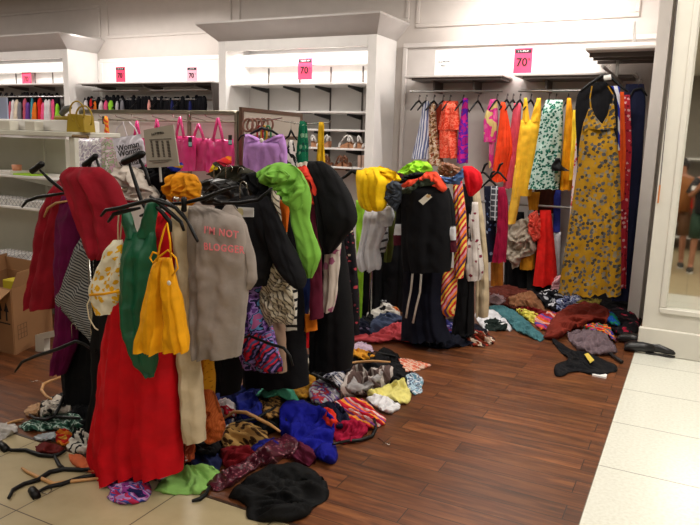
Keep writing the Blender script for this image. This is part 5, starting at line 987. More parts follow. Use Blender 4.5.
zsh = at(20, 176, Yg+.0)[2]; sh_ = MB().box(-6.6, xr_-.25, Yg+.02, Yg+.42, zsh-.02, zsh, .004).build('shelf', WHITE, g)
for x in (at(40, 200, Yg+.3)[0], -5.6): MB().prism([(x, Yg+.42, zsh-.02), (x, Yg+.05, zsh-.02), (x, Yg+.42, zsh-.11)], (.012, 0, 0)).build('bracket', GB, sh_)
MB().box(at(42, 130, Yg+.41)[0], at(43.5, 130, Yg+.41)[0], Yg+.40, Yg+.42, 0, zt-.06).build('upright_track', GB, g)
tb = tag(MB().box(-5.6, at(68, 125, Yg+.1)[0], Yg+.1, Yg+.4, zt, zt+.085, .006).build('tray', WHITE), 'long white tray on top of the pale display shelving', 'tray')
zt2 = zt+.085
GRID = mat('grid_box_print', 'check', ((216, 214, 212), (140, 140, 146)), p=.03, thr=.12, ang=.78)
def bx(label, x0, x1, y, z, h, d=.16, yy=Yg+.03):
    a_, b_ = at(x0, y, yy)[0], at(x1, y, yy)[0]; t = tag(MB().box(a_, b_, yy, yy+d, z+.001, z+h, .004).build('gift_box', GRID), label, 'box'); return t
z2 = at(20, 207, Yg)[2]; z3 = at(20, 268, Yg)[2]
bx('patterned white box leftmost on the second shelf', -14, 6, 205, z2, .055); bx('patterned white box second from the left on the second shelf', 7, 20, 205, z2, .05); bx('patterned white box third from the left on the second shelf', 21, 33, 205, z2, .045); bx('patterned white box half hidden by the crimson sleeve', 34, 47, 205, z2, .05)
bx('large patterned white box on the lower shelf', -12, 14, 262, z3, .085, .2); bx('small patterned white box on the lower shelf, right', 19, 36, 262, z3, .05)
o = MB(); p = at(17, 171, Yg+.12); zz = zsh
o.tube([(p[0], p[1], zz+.012), (p[0], p[1], zz+.075)], [.03, .038], 18); tag(o.build('cup', plain('salmon_cup', (222, 150, 116), .5), smooth=True), 'salmon pink cup on the shelf above the patterned boxes', 'cup')
o = MB(); p = at(35, 171, Yg+.12); o.tube([(p[0], p[1], zz+.002), (p[0], p[1], zz+.05), (p[0], p[1], zz+.065)], [.03, .035, .02], 16); tag(o.build('jar', plain('grey_green_jar', (140, 146, 120), .3), smooth=True), 'small grey green jar beside the salmon cup', 'jar')
a_, b_ = at(9, 172, Yg+.05)[0], at(31, 172, Yg+.05)[0]
tag(MB().box(a_, b_, Yg+.05, Yg+.2, zz, zz+.012, .003).build('napkin', plain('lime_felt', (170, 220, 50), .7)), 'bright lime cloth lying under the salmon cup', 'cloth')
tag(MB().box(at(-8, 172, Yg)[0], at(7, 172, Yg)[0], Yg+.03, Yg+.2, zz, zz+.03, .004).build('notepad', WHITE), 'white notepad left of the lime cloth', 'notepad')
tag(MB().box(at(-6, 110, Yg+.2)[0], at(7, 110, Yg+.2)[0], Yg+.2, Yg+.215, zt2, zt2+.17, .002).build('sign_holder', plain('frosted_plastic', (150, 158, 182), .2)), 'frosted upright sign holder at the left end of the tray', 'sign holder')
for i, (xa, xb, l_) in enumerate(((0, 12, 'white box with small label at the left end of the tray'), (27, 37, 'white box with small label on the middle of the tray'))):
    tag(MB().box(at(xa, 125, Yg+.02)[0], at(xb, 125, Yg+.02)[0], Yg+.0, Yg+.08, zt, zt+.07, .004).build('gift_box', plain('carton_white', (216, 212, 200), .6)), l_, 'box')
# yellow bag and headband things at the end of the top
YB2 = plain('mustard_leather', (170, 142, 30), .5)
p = at(82, 130, Yg+.15); w = .09
hb = empty('handbag', (p[0], p[1], zt2-.08), 'mustard yellow handbag with round handles on the end of the shelving', 'handbag')
mb = MB(); a0, a1 = at(72, 128, Yg+.1)[0], at(90, 128, Yg+.1)[0]
mb.prism([(a0, Yg+.05, zt), (a1, Yg+.05, zt), (a1-.015, Yg+.05, zt+.12), (a0+.02, Yg+.05, zt+.13)], (0, .1, 0)); mb.build('body', YB2, hb)
for c_, r_ in (((84, 118), .085), ((77, 112), .075)):
    q = at(c_[0], c_[1], Yg+.05); MB().tube([q+[r_*math.cos(t)*.95, 0, r_*math.sin(t)] for t in np.linspace(-.6, PI+1.0, 20)], .006, 8).build('handle', YB2, hb, smooth=True)
tag(MB().ball(at(60, 116, Yg+.15), .022, 12, (1, 1, .8)).build('felt_ball', plain('lime_ball', (170, 220, 40), .6), smooth=True), 'lime green ball on the tray beside the handbag', 'ball')
mb = MB(); q = at(66, 114, Yg+.12); mb.tube([q+[-.05, 0, 0], q+[0, 0, .035], q+[.05, 0, .05]], [.02, .026, .015], 10)
tag(mb.build('scarf', plain('grey_yellow', (92, 92, 88), .6), smooth=True), 'rolled grey scarf lying between lime ball and handbag', 'scarf')
tag(MB().box(at(52, 122, Yg+.1)[0], at(72, 122, Yg+.1)[0], Yg+.11, Yg+.18, zt2, zt2+.03, .01).build('wallet', YB2), 'flat mustard wallet on the tray end under the grey scarf', 'wallet')
MB().tube([at(73, 136, Yg-.1), at(88, 137, Yg-.1)], .012, 8).build('wall_peg', plain('brass_rod', (120, 96, 60), .4, .6)); o = bpy.data.objects['wall_peg']; o.name = 'brass_rod'; tag(o, 'short brass rod sticking out of the shelving end post', 'rod')
# cardboard box
CB = plain('cardboard', (150, 108, 70), .85); Y0 = 2.9
pc = atz(15, 355); pl = atz(-30, 343); pr = atz(62, 331); zb_ = .47
t = empty('cardboard_box', (pc[0]-.2, pc[1]+.3, 0), 'open brown cardboard box with black arrows at the left edge', 'cardboard box')
pl = pc+(pl-pc)/np.linalg.norm(pl-pc)*.5; pr = pc+(pr-pc)/np.linalg.norm(pr-pc)*.48; pb = pl+pr-pc
mb = MB()
for a, b in ((pc, pl), (pc, pr), (pl, pb), (pr, pb)):
    d = (b-a)/np.linalg.norm(b-a); n = np.array([-d[1], d[0], 0])*.005
    mb.add([a-n, b-n, b+n, a+n, a-n+[0, 0, zb_], b-n+[0, 0, zb_], b+n+[0, 0, zb_], a+n+[0, 0, zb_]], [(3, 2, 1, 0), (4, 5, 6, 7), (0, 1, 5, 4), (1, 2, 6, 5), (2, 3, 7, 6), (3, 0, 4, 7)])
mb.prism([pc+[0, 0, .004], pr+[0, 0, .004], pb+[0, 0, .004], pl+[0, 0, .004]], (0, 0, .006)).build('body', CB, t)
def flap(a, b, out, up, name='flap'):
    n = np.array(out, float); MB().prism([a+[0, 0, zb_], b+[0, 0, zb_], b+n+[0, 0, zb_+up], a+n+[0, 0, zb_+up]], (0, 0, -.006)).build(name, plain('cardboard_light', (166, 124, 84), .85), t)
nr_ = np.cross(pr-pc, [0, 0, 1]); nr_ /= np.linalg.norm(nr_); nl_ = -np.cross(pl-pc, [0, 0, 1]); nl_ /= np.linalg.norm(nl_)
flap(pc, pr, nr_*.05, .12); flap(pc, pl, nl_*.16, -.10); flap(pl, pb, nl_*-.03+nr_*-.02, .12); flap(pr, pb, nr_*-.02, .10)
INKB = plain('black_ink', (20, 18, 18), .8); u = (pl-pc)/np.linalg.norm(pl-pc); o_ = nl_*.0065
def onface(s, z): return pc+u*s+o_+[0, 0, z]
mb = MB()
for s in (.055, .125):
    mb.prism([onface(s-.008, .24), onface(s+.008, .24), onface(s+.008, .31), onface(s-.008, .31)], nl_*.001)
    mb.prism([onface(s-.026, .305), onface(s+.026, .305), onface(s, .37)], nl_*.001)
mb.prism([onface(.02, .215), onface(.17, .215), onface(.17, .224), onface(.02, .224)], nl_*.001).build('printed_arrows', INKB, t)
u2 = (pr-pc)/np.linalg.norm(pr-pc); f2 = lambda s, z: pc+u2*s+nr_*.0062+[0, 0, z]
mb = MB()
for i in range(4):
    for (a, b, c_, d_) in ((.04+i*.035, .043+i*.035, .10, .2),): mb.prism([f2(a, c_), f2(b, c_), f2(b, d_), f2(a, d_)], nr_*.001)
for i in range(4): mb.prism([f2(.04, .10+i*.033), f2(.148, .10+i*.033), f2(.148, .103+i*.033), f2(.04, .103+i*.033)], nr_*.001)
mb.build('printed_table', plain('faint_ink', (96, 66, 44), .8), t)
tag(MB().box(at(-3, 297, 3.05)[0], at(9, 297, 3.05)[0], 3.1, 3.2, zb_-.05, zb_+.02, .004).build('packet', plain('yellow_packet', (200, 180, 40), .6)), 'yellow packet sticking up inside the open cardboard box', 'packet')
# white right-angled stand foot beside the box
mb = MB(); q0, q1, q2, q3 = atz(35, 353), at(35, 334, atz(35, 353)[1]), None, None
ya = atz(39, 352)[1]
mb.prism([at(p, r, ya) for p, r in ((35.5, 352), (35, 335), (58, 330), (58, 336), (44, 339), (44, 351.5))], (0, .05, 0))
tag(mb.build('stand_foot', plain('white_plastic', (206, 202, 190), .5)), 'white right-angled stand foot beside the cardboard box', 'stand foot')
# pink bag display
Yp = 5.0; zp = at(160, 110, Yp)[2]; PX0, PX1 = at(79, 108, Yp)[0], at(237, 113, Yp)[0]
g = empty('bag_display', ((PX0+PX1)/2, Yp, 0), 'steel framed display board carrying the pink bags', 'display board')
MB().box(PX0+.03, PX1-.03, Yp+.02, Yp+.04, .25, zp-.03).build('board', plain('board_white', (214, 206, 200), .5), g)
BR = plain('antique_steel', (150, 144, 126), .3, .8)
MB().box(PX0, PX1, Yp, Yp+.05, zp-.035, zp, .003).build('top_bar', BR, g); MB().box(PX0, PX1, Yp-.02, Yp+.08, .02, .09, .004).build('base_bar', BR, g)
for x in (PX0, at(187, 112, Yp)[0], PX1-.03): MB().box(x, x+.03, Yp-.005, Yp+.05, 0, zp-.01, .003).build('post', BR, g)
zr = at(180, 121, Yp-.05)[2]; MB().tube([(PX0+.3, Yp-.03, zr), (PX1, Yp-.03, zr)], .009, 8).build('hook_rail', BR, g)
for x in (118, 134, 150, 170, 190, 206, 222):
    q = at(x, 121, Yp-.03); MB().tube([q, q+[-.0, -.22, .03], q+[-.0, -.24, .05]], .004, 6).build('prong', CH, g)
PK = bpy.data.materials.new('pink_vinyl'); PK.use_nodes = True; nt = PK.node_tree; b_ = nt.nodes['Principled BSDF']; tc = nt.nodes.new('ShaderNodeTexCoord'); nz = nt.nodes.new('ShaderNodeTexNoise'); nz.inputs['Scale'].default_value = 9
r_ = nt.nodes.new('ShaderNodeValToRGB'); r_.color_ramp.elements[0].color = lin((214, 20, 110)); r_.color_ramp.elements[1].color = lin((244, 90, 160)); nt.links.new(tc.outputs['UV'], nz.inputs[0]); nt.links.new(nz.outputs[0], r_.inputs[0]); nt.links.new(r_.outputs[0], b_.inputs['Base Color']); b_.inputs['Roughness'].default_value = .12; b_.inputs['Alpha'].default_value = .8
def pbag(label, x0, x1, y0, y1, hx0, hx1, hy, Y):
    t = G_('vinyl_bag', label, 'bag', PK, [L([(y0, x0+1, x1-1), ((y0+y1)/2, x0, x1), (y1, x0+1, x1)], Y, th=.05, nf=2, amp=.012, bk=.01)])
    for x in (hx0, hx1):
        MB().tube([at(x, y0+2, Y-.04), at((x+(hx0+hx1)/2)/2, (y0+hy)/2, Y-.04), at((hx0+hx1)/2, hy, Y-.03)], .013, 6).build('handle', PK, t, smooth=True)
    return t
pbag('glossy pink vinyl bag leftmost, partly behind the Woman tote', 128, 149, 138, 169, 134, 140, 121, Yp-.2)
pbag('glossy pink vinyl bag partly behind the grey notice', 150, 172, 137, 172, 154, 160, 119, Yp-.16)
pbag('glossy pink vinyl bag right of the grey notice', 171, 196, 136, 171, 176, 184, 117, Yp-.22)
pbag('glossy pink vinyl bag in the middle with a black and white tag', 190, 212, 138, 171, 193, 204, 124, Yp-.14)
pbag('glossy pink vinyl bag rightmost with tall straps', 206, 234, 139, 172, 213, 223, 118, Yp-.22)
for (x, y, l_) in ((190, 142, 'black and white swing tag on the middle pink bag'), (230, 140, 'black swing tag right of the tallest pink straps')):
    o = tag(MB().box(at(x-1.7, y, Yp-.33)[0], at(x+1.7, y, Yp-.33)[0], Yp-.33, Yp-.325, at(x, y+5, Yp-.33)[2], at(x, y-5, Yp-.33)[2]).build('swing_tag', BLK), l_, 'tag')
    MB().box(at(x-1.5, y, Yp-.335)[0], at(x+1.5, y, Yp-.335)[0], Yp-.335, Yp-.331, at(x, y+4, Yp-.335)[2], at(x, y, Yp-.335)[2]).build('tag_label', plain('teal_label', (150, 200, 200), .5), o)
# Woman tote and clear bags at the left of the board
c = G_('tote_bag', 'white tote bag lettered Woman hanging left of the grey notice', 'bag', mat('tote_white', cols=((206, 202, 214),), rough=.5), [], [U([(112, 139), (126, 136), (141, 134), (145, 148), (147, 164), (138, 168), (124, 170), (117, 158)], 4.55, th=.03, amp=.004)])
for i, (y, s) in enumerate(((146.5, 'Woman'), (152, 'Woman'), (163, 'Woman'))): text(s, 'lettering', 128+i*1.2, y, 4.5, .075, INKB, c, .2, sx=1.1, bold=.0012)
for pts in (((113, 140), (117, 128), (123, 122), (127, 136)), ((138, 135), (135, 128), (129, 122))): MB().tube([at(p, r, 4.58) for p, r in pts], .006, 6).build('strap', plain('tote_strap', (206, 200, 206), .6), c)
def clear_mat(key, cs, a):
    return mat(key, 'splotch', cs, p=.05, rough=.1, alpha=a, bump=.4)
G_('clear_bag', 'clear bag with white scrawl left of the striped translucent bag', 'bag', clear_mat('clear_lilac', ((190, 180, 200), (204, 196, 206), (245, 245, 245), (170, 160, 180)), .85), [L([(138, 80, 100), (150, 78, 101), (176, 78, 102)], 4.7, th=.04, nf=2)])
G_('clear_bag', 'translucent bag with pink and green glints left of the Woman tote', 'bag', clear_mat('iridescent', ((170, 190, 150), (210, 170, 190), (150, 170, 130), (230, 220, 220)), .85), [L([(136, 102, 112), (150, 99, 114), (178, 97, 117)], 4.75, th=.04, nf=3)])
G_('scarf', 'orange and yellow scarf looped on the hook above the clear bags', 'scarf', mat('orange_loop', 'stripe', ((226, 80, 50), (240, 170, 60)), p=.04, ang=1.), [L([(116, 105, 107), (120, 104, 108), (126, 106, 108.5), (138, 104, 110)], 4.7, th=.02, nf=1)])
tag(MB().box(at(102, 120, 4.7)[0], at(105, 120, 4.7)[0], 4.7, 4.72, at(103, 124, 4.7)[2], at(103, 116, 4.7)[2], .003).build('swing_tag', BLK), 'small black tag beside the orange scarf loop', 'tag')
# angled side board with lavender top and necklaces
A0 = np.array(at(239, 107, 5.0)); A1 = np.array(at(300, 128, 6.2)); A1[2] = A0[2]
sdir = np.array([A1[0]-A0[0], A1[1]-A0[1], 0]); sL = np.linalg.norm(sdir); sdir /= sL
g = empty('side_board', tuple(A0*[1, 1, 0]), 'beige framed display board running back behind the lavender top', 'display board')
sn = np.array([sdir[1], -sdir[0], 0])
def seg(mb, s0, s1, z0, z1, t=.03):
    a = A0+sdir*s0; b = A0+sdir*s1; n = sn*t; return mb.prism([[a[0], a[1], z0], [b[0], b[1], z0], [b[0], b[1], z1], [a[0], a[1], z1]], n)
seg(MB(), .03, sL-.03, .2, A0[2]-.03, .02).build('board', plain('board_beige', (182, 172, 160), .6), g)
seg(MB(), 0, sL, A0[2]-.035, A0[2]).build('top_bar', plain('bronze_frame', (116, 92, 76), .35, .6), g)
for s in (0, sL-.035): seg(MB(), s, s+.035, 0, A0[2]-.035).build('post', plain('bronze_frame', (0, 0, 0)), g)
seg(MB(), .05, sL-.05, A0[2]-.26, A0[2]-.24, .045).build('hook_rail', plain('bronze_frame', (0, 0, 0)), g)
LAV = mat('lavender', cols=((186, 138, 206),))
Yv = 4.75
c = G_('top', 'lavender off-shoulder top hanging above the lime hoodie', 'top', LAV, [L([(134, 245.5, 249), (138, 246, 258), (142, 247, 264)], Yv, th=.04, nf=1), L([(134, 280, 283), (138, 271, 284), (142, 262, 284)], Yv, th=.04, nf=1), L([(141, 247, 284), (150, 247, 284), (160, 249, 282), (173, 251, 280)], Yv, th=.06, nf=3, amp=.012), L([(134, 245, 250), (150, 244, 251), (168, 244, 250)], Yv, th=.05, nf=1), L([(137, 278, 284), (150, 280, 287), (166, 281, 287)], Yv, th=.05, nf=1)])
tag(MB().ball(at(261.5, 140.5, Yv-.08), .02, 12, (1, .5, 1)).build('size_marker', plain('pearl', (230, 222, 214), .3)), 'round pearl size marker at the neck of the lavender top', 'size marker')
hanger('black hanger carrying the lavender top', [[(246, 137), (254, 132), (262, 128), (272, 131), (283, 138)]], Yv+.03, .012, hk=(262, 127))
hanger('black hanger arm left of the lavender top', [[(238, 141), (241, 136), (247, 134)]], Yv+.1, .009)
for i, (x, l_) in enumerate(((248, 'brown wooden ring necklace leftmost above the lavender top'), (252, 'brown wooden ring necklace second from the left'), (257, 'brown wooden ring necklace behind the pearl marker'), (263, 'thick brown wooden ring necklace nearest the pearl marker'), (268, 'brown wooden ring necklace rightmost above the lavender top'))):
    q = at(x, 125, 4.9+.04*i); tag(MB().tube([q+[.052*math.cos(t), .01*math.sin(t), .055*math.sin(t)] for t in np.linspace(0, 2*PI, 24)], .010, 8, cap=False).build('ring_necklace', plain('brown_wood_ring', (120, 78, 62), .4), smooth=True), l_, 'necklace', 'brown ring necklaces')
for i, (x, cc, l_) in enumerate(((260, (190, 30, 40), 'red'), (264, (220, 170, 40), 'yellow'), (268, (30, 120, 70), 'green'))):
    q = at(x, 134, 5.0); tag(MB().tube([q+[.03*math.cos(t), 0, .07*math.sin(t)] for t in np.linspace(0, 2*PI, 20)], .008, 6, cap=False).build('bead_necklace', plain('bead_'+l_, cc, .4), smooth=True), l_+' bead necklace hanging behind the lavender top', 'necklace')
G_('top', 'black and white zebra top right of the lavender top', 'top', mat('zebra', 'zig', ((20, 20, 22), (206, 200, 196)), p=.05, ang=.5, warp=.3), [L([(140, 289, 293), (150, 286, 295), (166, 286, 296)], 5.2, th=.04, nf=1)])
hanger('black hanger carrying the zebra top', [[(284, 140), (289, 136), (291, 130), (294, 136), (297, 140)]], 5.25, .010, hk=(291, 130))
G_('scarf', 'long emerald green printed scarf hanging from the prong', 'scarf', mat('emerald_print', 'floral', ((6, 96, 66), (10, 60, 50), (120, 160, 130)), p=.06, thr=.3), [L([(121, 300, 305), (140, 298, 304), (162, 296, 306), (172, 297, 305)], 5.3, th=.06, nf=2), L([(122, 303, 307), (150, 301, 308), (162, 300, 308)], 5.34, th=.03, nf=1)])
G_('belt', 'mustard yellow folded belt hanging right of the emerald scarf', 'belt', mat('mustard_belt', cols=((196, 154, 20),)), [L([(122, 319, 324), (145, 318, 324), (163, 317, 325)], 5.4, th=.03, nf=1)])
tag(MB().tube([at(270, 119, 5.5), at(300, 124, 5.4), at(329, 123, 5.4), at(331, 121, 5.4)], .006, 6).build('display_prong', CH), 'long chrome prong holding the emerald scarf and belt', 'prong')
tag(MB().tube([at(240, 121, 5.1), at(262, 121, 5.0), at(282, 118, 4.9)], .006, 6).build('display_prong', CH), 'chrome prong carrying the ring necklaces', 'prong')
hanger('black hanger standing up right of the big black coat', [[(338, 181), (346, 176), (352, 171), (358, 174), (364, 178)]], 4.6, .014, hk=(352, 171))
# ================================================================ shoes in the middle wall unit
def wedge(label, x0, x1, y, Y, flip=False, sole=(176, 126, 92), up=(226, 222, 218), group='wedge sandals in the wall unit'):
    a = at(x0, y, Y); b = at(x1, y, Y); 
    if flip: a, b = b, a
    d = b-a; t = empty('wedge_sandal', tuple((a+b)/2), label, 'sandal', group); W = .085
    f = lambda s, h: a+d*s+[0, 0, h]; mb = MB()
    mb.prism([f(0, 0), f(.3, 0), f(.5, .004), f(1, 0), f(1, .025), f(.7, .03), (f(.35, .07)), f(0, .1)], (0, W, 0)); mb.build('wedge_sole', plain('cork_%d' % sole[0], sole, .8), t)
    for s0, s1, h0, h1 in ((.62, .85, .03, .08), (.1, .35, .1, .15)):
        mb = MB(); Q = [f(s0, h0)+[0, W*.5-W*.5*math.cos(q), .05*math.sin(q)] for q in np.linspace(0, PI, 9)]; mb.tube(Q, .013, 8); mb.build('strap', plain('strap_%d' % up[0], up, .5), t, smooth=True)
    MB().tube([f(.06, .1), f(.02, .15), f(.12, .17), f(.3, .15), f(.5, .09)], .011, 8).build('ankle_strap', plain('strap_%d' % up[0], up, .5), t, smooth=True); return t
za = lambda y: y
for i, a in enumerate(((311, 321, 148.5, False, 'white wedge sandal at the left of the upper shoe shelf'), (318, 328, 148.5, True, 'white wedge sandal beside the mustard belt'), (333, 349, 149, True, 'large white wedge sandal in the middle of the upper shoe shelf'), (348, 358, 149.5, False, 'white wedge sandal with low sole on the upper shoe shelf'), (357, 366, 149.8, False, 'white wedge sandal at the right end of the upper shoe shelf'))):
    wedge(a[4], a[0], a[1], a[2]+1, 7.12, a[3])
for i, a in enumerate(((325, 333, False, 'tan heeled sandal leftmost on the lower shoe shelf'), (331, 341, True, 'tan and black heeled sandal on the lower shoe shelf'), (343, 351, False, 'tan heeled sandal in the middle of the lower shoe shelf'))):
    wedge(a[3], a[0], a[1], 170, 7.12, a[2], (150, 100, 70), (120, 76, 52), 'tan sandals in the wall unit')
for x0, x1, l_ in ((357.5, 361.5, 'tall pale brown boot left of its twin on the lower shoe shelf'), (362, 366, 'tall pale brown boot rightmost on the lower shoe shelf')):
    a, b = at(x0, 170, 7.15), at(x1, 170, 7.15); MBb = MB().tube([(a+b)/2+[0, 0, .0], (a+b)/2+[0, 0, .06], (a+b)/2+[0, 0, .17]], [.03, .024, .028], 12).build('boot', plain('pale_brown_boot', (176, 146, 130), .6), smooth=True); tag(MBb, l_, 'boot')
tag(MB().box(at(297, 111, 7.15)[0], at(309, 111, 7.15)[0], 7.12, 7.25, at(300, 113.3, 7.15)[2], at(300, 110.5, 7.15)[2], .005).build('sunglasses_case', BLK), 'small dark case on the second shelf of the middle wall unit', 'case')
# ================================================================ price signs
SP = plain('sign_pink', (236, 60, 100), .6); SPL = plain('sign_pale_pink', (240, 170, 190), .6)
def price(label, x0, x1, y0, y1, Y, pale=False):
    ym = (y0+y1)/2; a, b = at(x0, ym, Y)[0], at(x1, ym, Y)[0]; z1, z0 = at((x0+x1)/2, y0, Y)[2], at((x0+x1)/2, y1, Y)[2]; w = b-a; hh = z1-z0
    o = tag(MB().box(a, b, Y, Y+.004, z0, z1).build('price_sign', SPL if pale else SP), label, 'sign')
    MB().box(a+.01, b-.01, Y-.002, Y, z1-hh*.2, z1-hh*.05).build('header_band', plain('band_black', (30, 22, 26), .7), o)
    text('70', 'number', np.array([(a+b)/2-.01, Y-.002, z0+hh*.42]), None, None, hh*.46, INKB, o, bold=.0025)
    text('%', 'percent', np.array([b-w*.16, Y-.002, z0+hh*.54]), None, None, hh*.13, INKB, o); scribble(MB(), [(a+b)/2, Y-.0035, z1-hh*.125], w*.6, hh*.07, int(x0)).build('heading', WHITE, o); return o
price('pink 70% price sign in the far left wall unit', 22, 31, 70, 86, 7.4)
price('pink 70% price sign at the left of the long hanging shelf', 116, 125, 67, 82, 7.3); price('pale pink 70% price sign at the right of the long hanging shelf', 187, 197, 67, 82, 7.3, True)
price('pink 70% price sign above the shoe shelves', 298, 312, 58, 79.5, 7.25)
price('pink 70% price sign above the packed bright dresses', 514, 532, 48, 73, 7.3)
for a, b in ((124.5, 127.5), (197, 199)):
    pass
o = tag(MB().box(at(435, 63, 7.3)[0], at(454, 63, 7.3)[0], 7.3, 7.304, at(444, 76, 7.3)[2], at(444, 50, 7.3)[2]).build('price_sign', plain('sign_white', (250, 250, 250), .6)), 'plain white sign with tiny print at the left end of the bay', 'sign')
for (x, y, w, h, s) in ((444, 61.5, .13, .022, 5), (444, 65.5, .06, .016, 6)): scribble(MB(), at(x, y, 7.297), w, h, s).build('small_print', plain('grey_ink', (120, 120, 120), .8), o)
# ================================================================ packed small garments on the far rods
def far_item(kind, label, cat, m, x, y0, y1, Y, w, group, rg):
    return G_(kind, label, cat, m, [L([(y0, x-w*.25, x+w*.25), (y0+3, x-w/2, x+w/2), (y1, x-w*.55, x+w*.6)], Y, th=.14, nf=2, amp=.02)], group=group)
rg = np.random.RandomState(4)
FB = mat('far_black', cols=((14, 14, 20),))
cs = {'white': (220, 216, 220), 'red': (214, 40, 40), 'orange': (226, 120, 40), 'pink': (236, 90, 140), 'lime green': (150, 220, 60), 'grey': (130, 130, 138), 'peach': (240, 170, 160), 'navy': (30, 36, 90), 'rose': (196, 90, 110), 'turquoise': (70, 150, 170), 'cream': (220, 206, 186), 'purple': (110, 70, 150)}
M_ = lambda n: mat('far_'+n.replace(' ', '_'), cols=(cs[n],))
first = None
for x in np.arange(84, 206, 3.1):
    if first is None:
        first = far_item('top', 'black top among the packed dark tops on the long rod', 'top', FB, x, 97, 122, 7.28, 3.6, 'dark tops packed on the long rod', rg); fx = at(x, 105, 7.28)
    else:
        p = at(x, 105, 7.28); l0 = first.location; copy_tree(first, (l0[0]+p[0]-fx[0], l0[1]+rg.rand()*.06-.03, l0[2]+rg.rand()*.05-.02))
for x, n, l_ in ((86, 'white', 'white top at the left end of the long rod'), (91, 'red', 'red top third from the left end of the long rod'), (95, 'orange', 'orange top between red and white on the long rod'), (101, 'white', 'white top between the orange and pink tops on the long rod'), (106, 'pink', 'pink top left of the lime green top'), (111, 'lime green', 'lime green top on the long rod'), (117, 'white', 'white top right of the lime green top'), (122, 'grey', 'grey top on the long rod beside the white one'), (149, 'peach', 'peach pink top alone among the dark tops'), (172, 'navy', 'navy top right of the peach one on the long rod'), (190, 'navy', 'navy top near the right end of the long rod')):
    far_item('top', l_, 'top', M_(n), x, 98.5+rg.rand()*4, 121, 7.19, 1.7+rg.rand()*1.4, 'coloured tops on the long rod', rg)
first = None
for x in np.arange(-6, 62, 3.4):
    if first is None:
        first = far_item('top', 'black top among the packed tops in the far left wall unit', 'top', FB, x, 94, 124, 7.3, 3.6, 'dark tops packed in the far left wall unit', rg); fx = at(x, 105, 7.3)
    else:
        p = at(x, 105, 7.3); l0 = first.location; copy_tree(first, (l0[0]+p[0]-fx[0], l0[1]+rg.rand()*.05-.02, l0[2]+rg.rand()*.05-.02))
for x, n in ((10, 'rose'), (13, 'white'), (17, 'cream'), (20, 'grey'), (25, 'rose'), (28, 'purple'), (32, 'turquoise'), (35, 'orange'), (40, 'red'), (43, 'pink'), (46, 'white'), (49, 'white'), (53, 'pink'), (57, 'lime green')):
    k_ = {10: 'leftmost', 13: 'second', 17: 'third', 20: 'fourth', 25: 'fifth', 28: 'sixth', 32: 'seventh', 35: 'eighth', 40: 'ninth', 43: 'tenth', 46: 'eleventh', 49: 'twelfth', 53: 'thirteenth', 57: 'last'}[x]
    far_item('top', '%s top, %s of the coloured tops in the far left wall unit' % (n, k_), 'top', M_(n), x, 97+rg.rand()*7, 122, 7.18, 1.8+rg.rand()*1.5, 'coloured tops in the far left wall unit', rg)
for i, x in enumerate((100, 122, 140, 160, 182)):
    p = at(x, 98, 7.28); hh = bay_hanger(419, 'black hanger hooked over the long packed rod'); hh['group'] = 'hangers on the long packed rod'; hh.location = (p[0], 7.28, zl-.34)
# ================================================================ behind the camera (seen in the mirror)
g = empty('white_shelving', (1.6, -4.5, 0), 'white shop shelving reflected in the mirror', 'shelving')
for x in (-.6, .9, 2.4): MB().box(x, x+.05, -4.9, -4.3, 0, 1.9).build('side_panel', WHITE, g)
for z in (.25, .5, 1.45, 1.85): MB().box(-.6, 2.45, -4.88, -4.3, z, z+.03).build('shelf', WHITE, g)
for i, (x, n, l_) in enumerate(((-.2, 'orange', 'orange dress on the reflected shelving'), (.05, 'red', 'red dress on the reflected shelving'), (.25, 'orange', 'amber dress beside the red one on the reflected shelving'), (.45, 'grey', 'grey dress on the reflected shelving'), (.65, 'navy', 'navy dress on the reflected shelving'))):
    mb = MB(); mb.tube([(x, -4.2, .6), (x, -4.2, 1.0), (x, -4.2, 1.3), (x, -4.2, 1.42)], [.12, .10, .07, .03], 12); tag(mb.build('dress', M_(n), smooth=True), l_, 'dress')
MB().tube([(-.6, -4.2, 1.44), (2.4, -4.2, 1.44)], .012, 8).build('clothes_rod', STEEL, g)
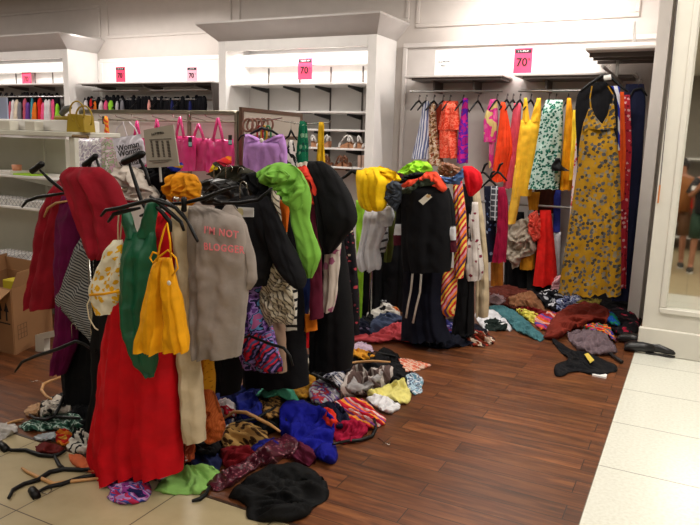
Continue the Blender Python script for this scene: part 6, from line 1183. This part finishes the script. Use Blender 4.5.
# photographer
def skin(name, pts, edges, rad, m, parent=None, sub=2):
    me = bpy.data.meshes.new(name); me.from_pydata([tuple(p) for p in pts], edges, []); o = bpy.data.objects.new(name, me); C.objects.link(o); me.materials.append(m)
    s = o.modifiers.new('skin', 'SKIN'); s.use_smooth_shade = True
    for v, r in zip(me.skin_vertices[0].data, rad): v.radius = (r, r) if not hasattr(r, '__len__') else r
    me.skin_vertices[0].data[0].use_root = True
    q = o.modifiers.new('smooth', 'SUBSURF'); q.levels = sub; q.render_levels = sub
    if parent: o.parent = parent; o['_org'] = [0., 0., 0.]
    return o
SK = plain('skin', (176, 120, 92), .55); px0, py0 = .19, -.42
def person(px0, py0, label, shirt, shorts, mirror=1, raise_=True):
    P = [(0, 0, .95), (0, 0, 1.12), (0, 0, 1.32), (0, .0, 1.43), (0, .01, 1.5), (0, .02, 1.58), (0, .02, 1.68),
         (-.18, 0, 1.40), (-.25, .08, 1.15), (-.10, .30, 1.36), (-.06, .34, 1.42), (.18, 0, 1.40), (.25, .08, 1.15), (.10, .30, 1.36), (.06, .34, 1.42),
         (-.10, 0, .90), (-.12, .02, .5), (-.13, -.02, .09), (.10, 0, .90), (.12, .02, .5), (.13, -.02, .09), (-.14, .13, .04), (.14, .13, .04)]
    if not raise_: P[8:11] = [(-.23, 0, 1.12), (-.24, .05, .88), (-.24, .07, .80)]; P[12:15] = [(.23, 0, 1.12), (.24, .05, .88), (.24, .07, .80)]
    E = [(0, 1), (1, 2), (2, 3), (3, 4), (4, 5), (5, 6), (3, 7), (7, 8), (8, 9), (9, 10), (3, 11), (11, 12), (12, 13), (13, 14), (0, 15), (15, 16), (16, 17), (0, 18), (18, 19), (19, 20), (17, 21), (20, 22)]
    Rr = [.15, .14, .16, .09, .055, .085, .08, .055, .042, .03, .035, .055, .042, .03, .035, .085, .055, .04, .085, .055, .04, .035, .035]
    t = empty('person', (px0, py0, 0), label, 'person'); t['_org'] = [0., 0., 0.]; b = skin('body', P, E, Rr, SK, t)
    mb = MB(); mb.ball((0, .0, 1.63), .115, 16, (.9, 1, 1.1)); mb.build('hair', plain('dark_hair', (36, 26, 22), .6), t, smooth=True).location = (0, -.02, 0)
    tp = MB().tube([(0, 0, .9), (0, 0, 1.1), (0, 0, 1.3), (0, 0, 1.42), (0, 0, 1.47)], [.185, .175, .2, .17, .07], 18)
    for s in (-1, 1): tp.tube([(s*.14, 0, 1.40), (s*.2, .03, 1.3), (s*.25, .06, 1.19)], [.08, .075, .07], 12)
    tp.build('t_shirt', shirt, t, smooth=True)
    for s in (-1, 1):
        MB().tube([(s*.09, 0, .95), (s*.11, .01, .75), (s*.12, .02, .52)], [.11, .10, .09], 14).build('shorts', shorts, t, smooth=True)
        MB().tube([(s*.13, -.09, .04), (s*.13, 0, .05), (s*.14, .12, .04), (s*.14, .2, .03)], [.04, .05, .045, .025], 12).build('shoe', plain('dark_trainer', (44, 42, 40), .6), t, smooth=True)
        MB().box(s*.135-.045, s*.135+.045, -.1, .2, 0, .02, .008).build('shoe_sole', WHITE, t)
        mb = MB()
        hp = np.array(P[10 if s < 0 else 14])
        for f in range(4): mb.tube([hp+[s*.012*(f-1.5), .02, 0], hp+[s*.012*(f-1.5)-s*.01, .05, .012], hp+[s*.012*(f-1.5)-s*.02, .055, .035]], [.009, .008, .006], 6)
        mb.tube([hp+[-s*.02, .01, 0], hp+[-s*.04, .03, .02]], [.009, .007], 6); mb.build('fingers', SK, t, smooth=True)
    return t
ph = person(px0, py0, 'person in a black printed T-shirt and green shorts photographing, reflected in the mirror', plain('black_tee', (26, 28, 34), .8), plain('green_shorts', (40, 66, 50), .8))
for (x, z) in ((-.12, 1.3), (-.21, 1.28), (.1, 1.3)): MB().box(x-.03, x+.03, .12, .21, z-.03, z+.03).build('shirt_patch', WHITE, ph)
tag(MB().box(.04, .19, -.05, -.04, 1.45, 1.53, .003).build('phone', BLK), 'black phone held up by the photographing person', 'phone')
person(-.215, -.98, 'person with bare legs standing beside the photographing person, seen in the mirror', plain('rust_top', (150, 90, 40), .8), plain('brown_shorts', (110, 76, 50), .8), raise_=False)
for o in bpy.data.objects:
    if '_org' in o: del o['_org']
